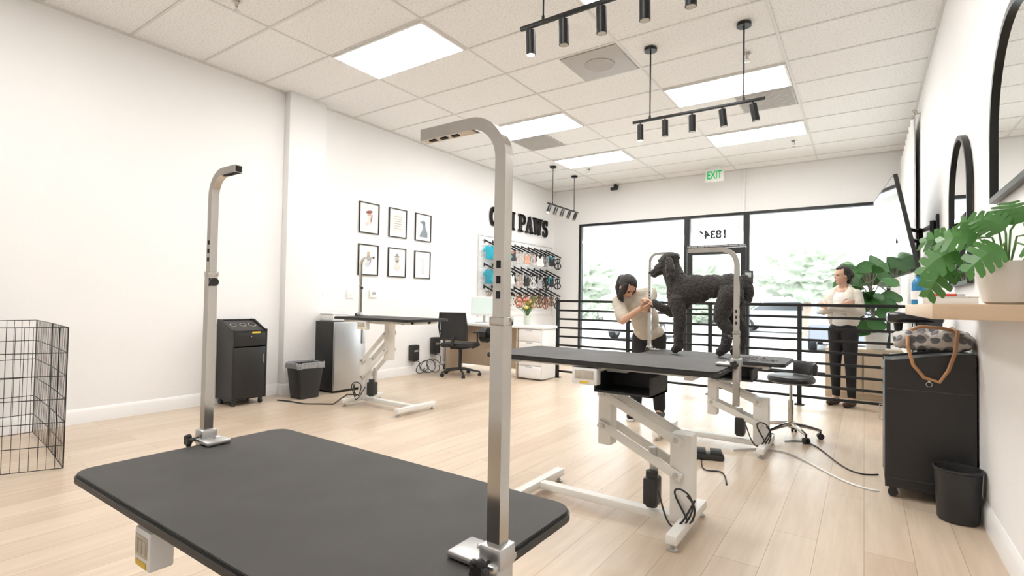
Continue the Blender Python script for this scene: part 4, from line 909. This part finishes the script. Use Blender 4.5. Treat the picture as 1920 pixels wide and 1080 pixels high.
def head(mb, c, f, u):
    f = V(f).normalized(); u = V(u); u = (u-f*u.dot(f)).normalized(); s = f.cross(u); R = Matrix((s, f, u)).transposed()
    P = lambda x, y, z: V(c)+R @ V((x, y, z))
    mb.ball(P(0, -0.012, 0.025), (0.072, 0.088, 0.080), R); mb.ball(P(0, 0.014, -0.03), (0.056, 0.066, 0.072), R)
    mb.ball(P(0, 0.042, -0.080), (0.027, 0.032, 0.023), R)
    mb.cap(P(0, 0.080, 0.008), P(0, 0.090, -0.020), 0.0055, 0.0085); mb.ball(P(0, 0.076, -0.050), (0.020, 0.010, 0.008), R)
    for q in (-1, 1):
        mb.ball(P(q*0.071, -0.005, -0.01), (0.009, 0.018, 0.028), R); mb.ball(P(q*0.032, 0.056, -0.025), (0.02, 0.015, 0.018), R)
        mb.cap(P(q*0.014, 0.074, 0.018), P(q*0.042, 0.064, 0.018), 0.006, 0.006)
    return P, R
EYE = M('dark_eye', (0.03, 0.02, 0.018), 0.2)
def face_bits(t, P, R):
    for q in (-1, 1):
        t.part(MB().ball(P(q*0.030, 0.0690, 0.0), (0.0135, 0.008, 0.0065), R, 12, 8), 'eye', EYE, world=True)
        t.part(MB().tube([P(q*0.014, 0.0805, 0.019), P(q*0.030, 0.0785, 0.024), P(q*0.046, 0.068, 0.019)], 0.0024, 5), 'eyebrow', HAIR, world=True)
    t.part(MB().ball(P(0, 0.083, -0.049), (0.018, 0.006, 0.0035), R, 12, 8).ball(P(0, 0.083, -0.055), (0.015, 0.006, 0.004), R, 12, 8), 'lips', M('lip_pink', (0.48, 0.17, 0.15), 0.4), world=True)
def haircap(mb, P, R, n=220):
    for i in range(n):
        z = 1-2*(i+0.5)/n; a = i*2.39996; r = math.sqrt(1-z*z); x, y = r*math.cos(a), r*math.sin(a)
        if (y > 0.25 and z < 0.62) or z < -0.45: continue
        mb.ball(P(x*0.068, y*0.084-0.012, z*0.078+0.026), 0.016, u=8, w=6)

# --- standing woman
PX, PY = -0.20, 7.12; rot = -0.45
t = T('person', (PX, PY, 0), 'woman in cream jacket and black trousers standing with arms crossed', 'person', rot=rot)
Mw = t.m; m3 = Mw.to_3x3()
def W(*p): return Mw @ V(p)
bd = MB()
P, R = head(bd, W(0, -0.02, 1.510), (m3 @ V((-0.65, -1, -0.10))), (0, 0, 1))
bd.cap(W(0, 0.0, 1.35), W(0, -0.012, 1.45), 0.045, 0.039)
bd.chain([(W(-0.145, 0, 1.31), 0.040), (W(0, 0, 1.33), 0.052), (W(0.145, 0, 1.31), 0.040)])
bd.chain([(W(0, 0, 1.28), 0.085), (W(0, 0, 1.1), 0.075), (W(0, 0, 0.92), 0.09)])
for s in (-1, 1):
    bd.chain([(W(s*0.075, 0, 0.84), 0.072), (W(s*0.085, -0.005, 0.46), 0.048), (W(s*0.085, 0.02, 0.10), 0.034), (W(s*0.09, -0.06, 0.04), 0.026)])
bd.chain([(W(-0.155, 0, 1.29), 0.041), (W(-0.205, -0.04, 1.09), 0.033), (W(0.05, -0.17, 1.16), 0.024)])
bd.chain([(W(0.155, 0, 1.29), 0.041), (W(0.205, -0.04, 1.09), 0.033), (W(-0.06, -0.20, 1.13), 0.024)])
hand(bd, W(0.07, -0.17, 1.165), m3 @ V((1, 0.25, 0.35)), m3 @ V((0.2, 1, 0)), 0.15, 0.5, 1)
hand(bd, W(-0.08, -0.205, 1.135), m3 @ V((-1, 0.25, 0.45)), m3 @ V((-0.2, 1, 0)), 0.15, 0.5, -1)
o = t.part(bd, 'body', SKIN, world=True); remesh(o, 0.005, 3)
face_bits(t, P, R)
hr = MB(); haircap(hr, P, R); hr.ball(P(0, -0.098, -0.005), (0.036, 0.034, 0.040), R)
for sx in (-0.063, 0.063): hr.chain([(P(sx, 0.0, 0.03), 0.020), (P(sx*1.08, -0.02, -0.02), 0.018), (P(sx*0.8, -0.05, -0.045), 0.018)])
hr.chain([(P(0.01, -0.085, -0.03), 0.03), (P(0.03, -0.07, -0.12), 0.024), (P(0.045, -0.03, -0.19), 0.014)])
o = t.part(hr, 'hair', HAIR, world=True, label='long black hair tied back'); remesh(o, 0.005, 4)
JK = M('cream_jacket', (0.74, 0.69, 0.61), 0.8, var=0.05, bump=0.3, bs=25)
jk = MB().chain([(W(-0.15, 0.0, 1.295), 0.055), (W(-0.208, -0.04, 1.09), 0.049), (W(0.02, -0.165, 1.155), 0.038)])
jk.chain([(W(0.15, 0.0, 1.295), 0.055), (W(0.208, -0.04, 1.09), 0.049), (W(-0.03, -0.20, 1.13), 0.038)])
jk.ball(W(-0.09, 0.0, 1.2), (0.088, 0.108, 0.17), m3).ball(W(0.09, 0.0, 1.2), (0.088, 0.108, 0.17), m3).ball(W(-0.088, 0.01, 1.02), (0.078, 0.105, 0.12), m3).ball(W(0.088, 0.01, 1.02), (0.078, 0.105, 0.12), m3)
jk.ball(W(0, 0.05, 1.15), (0.12, 0.08, 0.25), m3)
jk.chain([(W(-0.085, -0.03, 1.335), 0.026), (W(-0.06, 0.03, 1.385), 0.022), (W(0, 0.05, 1.40), 0.022), (W(0.06, 0.03, 1.385), 0.022), (W(0.085, -0.03, 1.335), 0.026)])
o = t.part(jk, 'jacket', JK, world=True, label='open cream zip jacket'); remesh(o, 0.007, 4, 0.008, 0.05)
sh = MB().ball(W(0, -0.02, 1.21), (0.12, 0.094, 0.13), m3).ball(W(0, -0.02, 1.00), (0.115, 0.094, 0.15), m3).ball(W(0, -0.03, 1.10), (0.09, 0.088, 0.14), m3)
o = t.part(sh, 'shirt', M('white_tee', (0.82, 0.81, 0.79), 0.8), world=True); remesh(o, 0.007, 6)
TRO = M('black_trousers', (0.012, 0.012, 0.014), 0.75, var=0.2, bump=0.2)
tr = MB().ball(W(0, 0, 0.90), (0.145, 0.105, 0.09), m3)
for s in (-1, 1): tr.chain([(W(s*0.073, 0, 0.86), 0.090), (W(s*0.085, -0.005, 0.46), 0.058), (W(s*0.085, 0.015, 0.12), 0.043)])
o = t.part(tr, 'trousers', TRO, world=True); remesh(o, 0.008, 4)
for s in (-1, 1):
    q = MB().cap(W(s*0.09, -0.12, 0.034), W(s*0.088, 0.04, 0.042), 0.032, 0.036).cap(W(s*0.09, -0.12, 0.026), W(s*0.088, 0.04, 0.026), 0.026, 0.026)
    t.part(q, 'shoe', M('dark_shoe', (0.06, 0.03, 0.025), 0.5), world=True)

# --- groomer bending over
t = T('person', (-1.84, 4.93, 0), 'groomer in beige shirt and black trousers bending toward dog', 'person')
bd = MB()
hc = V((-1.86, 4.65, 1.305))
P, R = head(bd, hc, (0.90, -0.20, -1.15), (0.9, -0.40, 0.9))
bd.cap(V((-1.85, 4.78, 1.24)), P(0, -0.03, -0.06), 0.05, 0.043)
RS, LS_ = V((-1.965, 4.70, 1.16)), V((-1.70, 4.86, 1.24))
bd.chain([(RS, 0.045), (V((-1.84, 4.80, 1.22)), 0.06), (LS_, 0.045)])
bd.chain([(V((-1.83, 4.82, 1.17)), 0.09), (V((-1.80, 4.92, 1.02)), 0.08), (V((-1.76, 5.0, 0.88)), 0.09)])
bd.chain([(V((-1.84, 5.0, 0.82)), 0.075), (V((-1.86, 4.95, 0.45)), 0.052), (V((-1.88, 4.96, 0.10)), 0.034), (V((-1.88, 4.87, 0.045)), 0.026)])
bd.chain([(V((-1.70, 5.02, 0.82)), 0.075), (V((-1.68, 5.02, 0.45)), 0.052), (V((-1.67, 5.06, 0.10)), 0.034), (V((-1.66, 4.97, 0.045)), 0.026)])
E1, H1 = V((-1.865, 4.56, 0.98)), V((-1.655, 4.445, 1.095))
E2, H2 = V((-1.68, 4.66, 1.09)), V((-1.64, 4.50, 1.18))
bd.chain([(RS, 0.045), (E1, 0.036), (H1, 0.024)]); bd.chain([(LS_, 0.045), (E2, 0.035), (H2, 0.024)])
hand(bd, H1, V((1, 0.05, 0.30)), V((-0.2, 0.5, 0.85)), 0.15, 0.9, 1)
hand(bd, H2, V((0.9, -0.2, -0.15)), V((0, -0.3, -0.9)), 0.15, 0.9, -1)
o = t.part(bd, 'body', SKIN, world=True); remesh(o, 0.005, 3)
face_bits(t, P, R)
hr = MB(); haircap(hr, P, R)
for sx in (-0.062, 0.062): hr.chain([(P(sx, 0.015, 0.04), 0.028), (P(sx*1.12, 0.035, -0.02), 0.034), (P(sx*1.05, 0.045, -0.075), 0.022)])
q = P(0, -0.08, 0.0); hr.chain([(q, 0.055), (q+V((-0.03, 0.0, -0.07)), 0.048), (q+V((-0.02, -0.01, -0.15)), 0.034), (q+V((0.0, -0.01, -0.22)), 0.016)])
o = t.part(hr, 'hair', HAIR, world=True, label='long black hair falling forward'); remesh(o, 0.005, 4)
BG = M('beige_shirt', (0.52, 0.47, 0.39), 0.8, var=0.06, bump=0.3, bs=25)
sh = MB().chain([(RS+V((0.02, 0, 0)), 0.070), (V((-1.84, 4.82, 1.19)), 0.088), (LS_-V((0.02, 0, 0)), 0.068)])
sh.ball((-1.82, 4.84, 1.12), (0.145, 0.12, 0.14)).ball((-1.785, 4.93, 0.99), (0.14, 0.125, 0.15)).ball((-1.765, 4.99, 0.86), (0.15, 0.125, 0.10))
sh.chain([(RS, 0.064), (RS.lerp(E1, 0.85), 0.060)]); sh.chain([(LS_, 0.062), (LS_.lerp(E2, 0.85), 0.056)])
o = t.part(sh, 'shirt', BG, world=True, label='beige short-sleeved work shirt'); remesh(o, 0.007, 4, 0.014, 0.06)
tr = MB().ball((-1.765, 5.005, 0.84), (0.15, 0.115, 0.10))
tr.chain([(V((-1.845, 5.0, 0.81)), 0.092), (V((-1.86, 4.95, 0.45)), 0.068), (V((-1.88, 4.955, 0.12)), 0.058)])
tr.chain([(V((-1.69, 5.02, 0.81)), 0.092), (V((-1.68, 5.02, 0.45)), 0.068), (V((-1.67, 5.055, 0.12)), 0.058)])
o = t.part(tr, 'trousers', TRO, world=True); remesh(o, 0.008, 4)
for p in (V((-1.88, 4.92, 0)), V((-1.665, 5.02, 0))):
    so = t.part(MB().cap(p+V((0.0, -0.11, 0.046)), p+V((0, 0.06, 0.052)), 0.034, 0.042), 'shoe', BLACKP, world=True); t.part(MB().prism(rrect(0.074, 0.25, 0.034), 0.001, 0.024, TR(p.x, p.y-0.025, 0), 0.004), 'shoe_sole', WHITE, parent=so, world=True)

# --- dog
FUR = M('curly_black_fur', (0.026, 0.022, 0.021), 0.8, var=0.6, vs=40, bump=0.6, bs=120, sheen=0.2)
t = T('dog', (-1.1, 4.5, 0.722), 'large curly black poodle-type dog standing on the grooming table', 'dog')
D = lambda x, y, z: V((x, y, z-0.002))
b_ = MB()
b_.ball(D(-1.31, 4.5, 1.245), (0.122, 0.115, 0.16)).ball(D(-1.20, 4.5, 1.275), (0.16, 0.115, 0.13)).ball(D(-1.05, 4.5, 1.30), (0.17, 0.105, 0.102)).ball(D(-0.91, 4.5, 1.295), (0.13, 0.115, 0.115))
b_.chain([(D(-1.33, 4.5, 1.31), 0.105), (D(-1.38, 4.5, 1.41), 0.086), (D(-1.405, 4.5, 1.48), 0.080)])
b_.ball(D(-1.415, 4.5, 1.515), (0.090, 0.082, 0.078)).ball(D(-1.40, 4.5, 1.555), (0.082, 0.080, 0.048))
b_.chain([(D(-1.45, 4.49, 1.485), 0.056), (D(-1.505, 4.475, 1.44), 0.047), (D(-1.535, 4.465, 1.415), 0.040)])
for s in (-1, 1): b_.chain([(D(-1.39, 4.5+s*0.08, 1.52), 0.032), (D(-1.375, 4.5+s*0.10, 1.46), 0.042), (D(-1.37, 4.5+s*0.10, 1.385), 0.038)])
b_.chain([(D(-1.325, 4.43, 1.17), 0.074), (D(-1.295, 4.42, 1.04), 0.054), (D(-1.305, 4.42, 0.90), 0.046), (D(-1.30, 4.42, 0.79), 0.044), (D(-1.33, 4.42, 0.762), 0.037)])
b_.chain([(D(-1.35, 4.56, 1.17), 0.070), (D(-1.40, 4.54, 1.08), 0.052), (D(-1.475, 4.50, 1.11), 0.041), (D(-1.54, 4.48, 1.15), 0.036), (D(-1.565, 4.475, 1.145), 0.031)])
for y, o_ in ((4.43, -0.03), (4.57, 0.05)):
    b_.chain([(D(-0.885, y, 1.23), 0.098), (D(-0.925+o_*.5, y, 1.13), 0.078), (D(-0.935+o_, y, 1.04), 0.060), (D(-0.875+o_, y, 0.935), 0.047), (D(-0.90+o_, y, 0.80), 0.044), (D(-0.94+o_, y, 0.762), 0.037)])
b_.chain([(D(-0.80, 4.5, 1.37), 0.03), (D(-0.775, 4.5, 1.34), 0.034), (D(-0.76, 4.5, 1.26), 0.037), (D(-0.765, 4.5, 1.19), 0.026)])
o = t.part(b_, 'body', FUR, world=True); remesh(o, 0.0055, 5, 0.014, 0.03, (0.010, 0.014))
t.part(MB().ball(D(-1.573, 4.46, 1.423), (0.013, 0.016, 0.012)), 'nose', gb, world=True)
for q in (4.432, 4.53): t.part(MB().ball(D(-1.487, q, 1.525), (0.010, 0.008, 0.010)), 'eye', EYE, world=True)
cl = MB(); random.seed(5)
for q in range(40):
    p = V((-0.72+random.gauss(0, 0.07), 4.40+random.gauss(0, 0.06), 0.724)); cl.tube([p, p+V((random.uniform(-.03, .03), random.uniform(-.03, .03), 0.006)), p+V((random.uniform(-.05, .05), random.uniform(-.05, .05), 0.0))], 0.003, 4)
o = single('fur_clippings', cl, M('grey_fur', (0.25, 0.24, 0.23), 0.9), 'scattered clipped fur on the table mat', 'fur'); o['kind'] = 'stuff'

# ------------------------------------------------------------------ lights and world
w = bpy.data.worlds.new('sky'); SC.world = w; w.use_nodes = True
nt = w.node_tree; bgn = nt.nodes['Background']; bgn.inputs[0].default_value = (0.94, 0.975, 1.0, 1); bgn.inputs[1].default_value = 7.0
s = bpy.data.lights.new('sun', 'SUN'); s.energy = 4; s.angle = 0.05; s.color = (1, 0.97, 0.92); so = link(bpy.data.objects.new('sun', s)); so.rotation_euler = (math.radians(-35), math.radians(25), 0)
SC.view_settings.view_transform = 'Standard'
SC.view_settings.look = 'None'
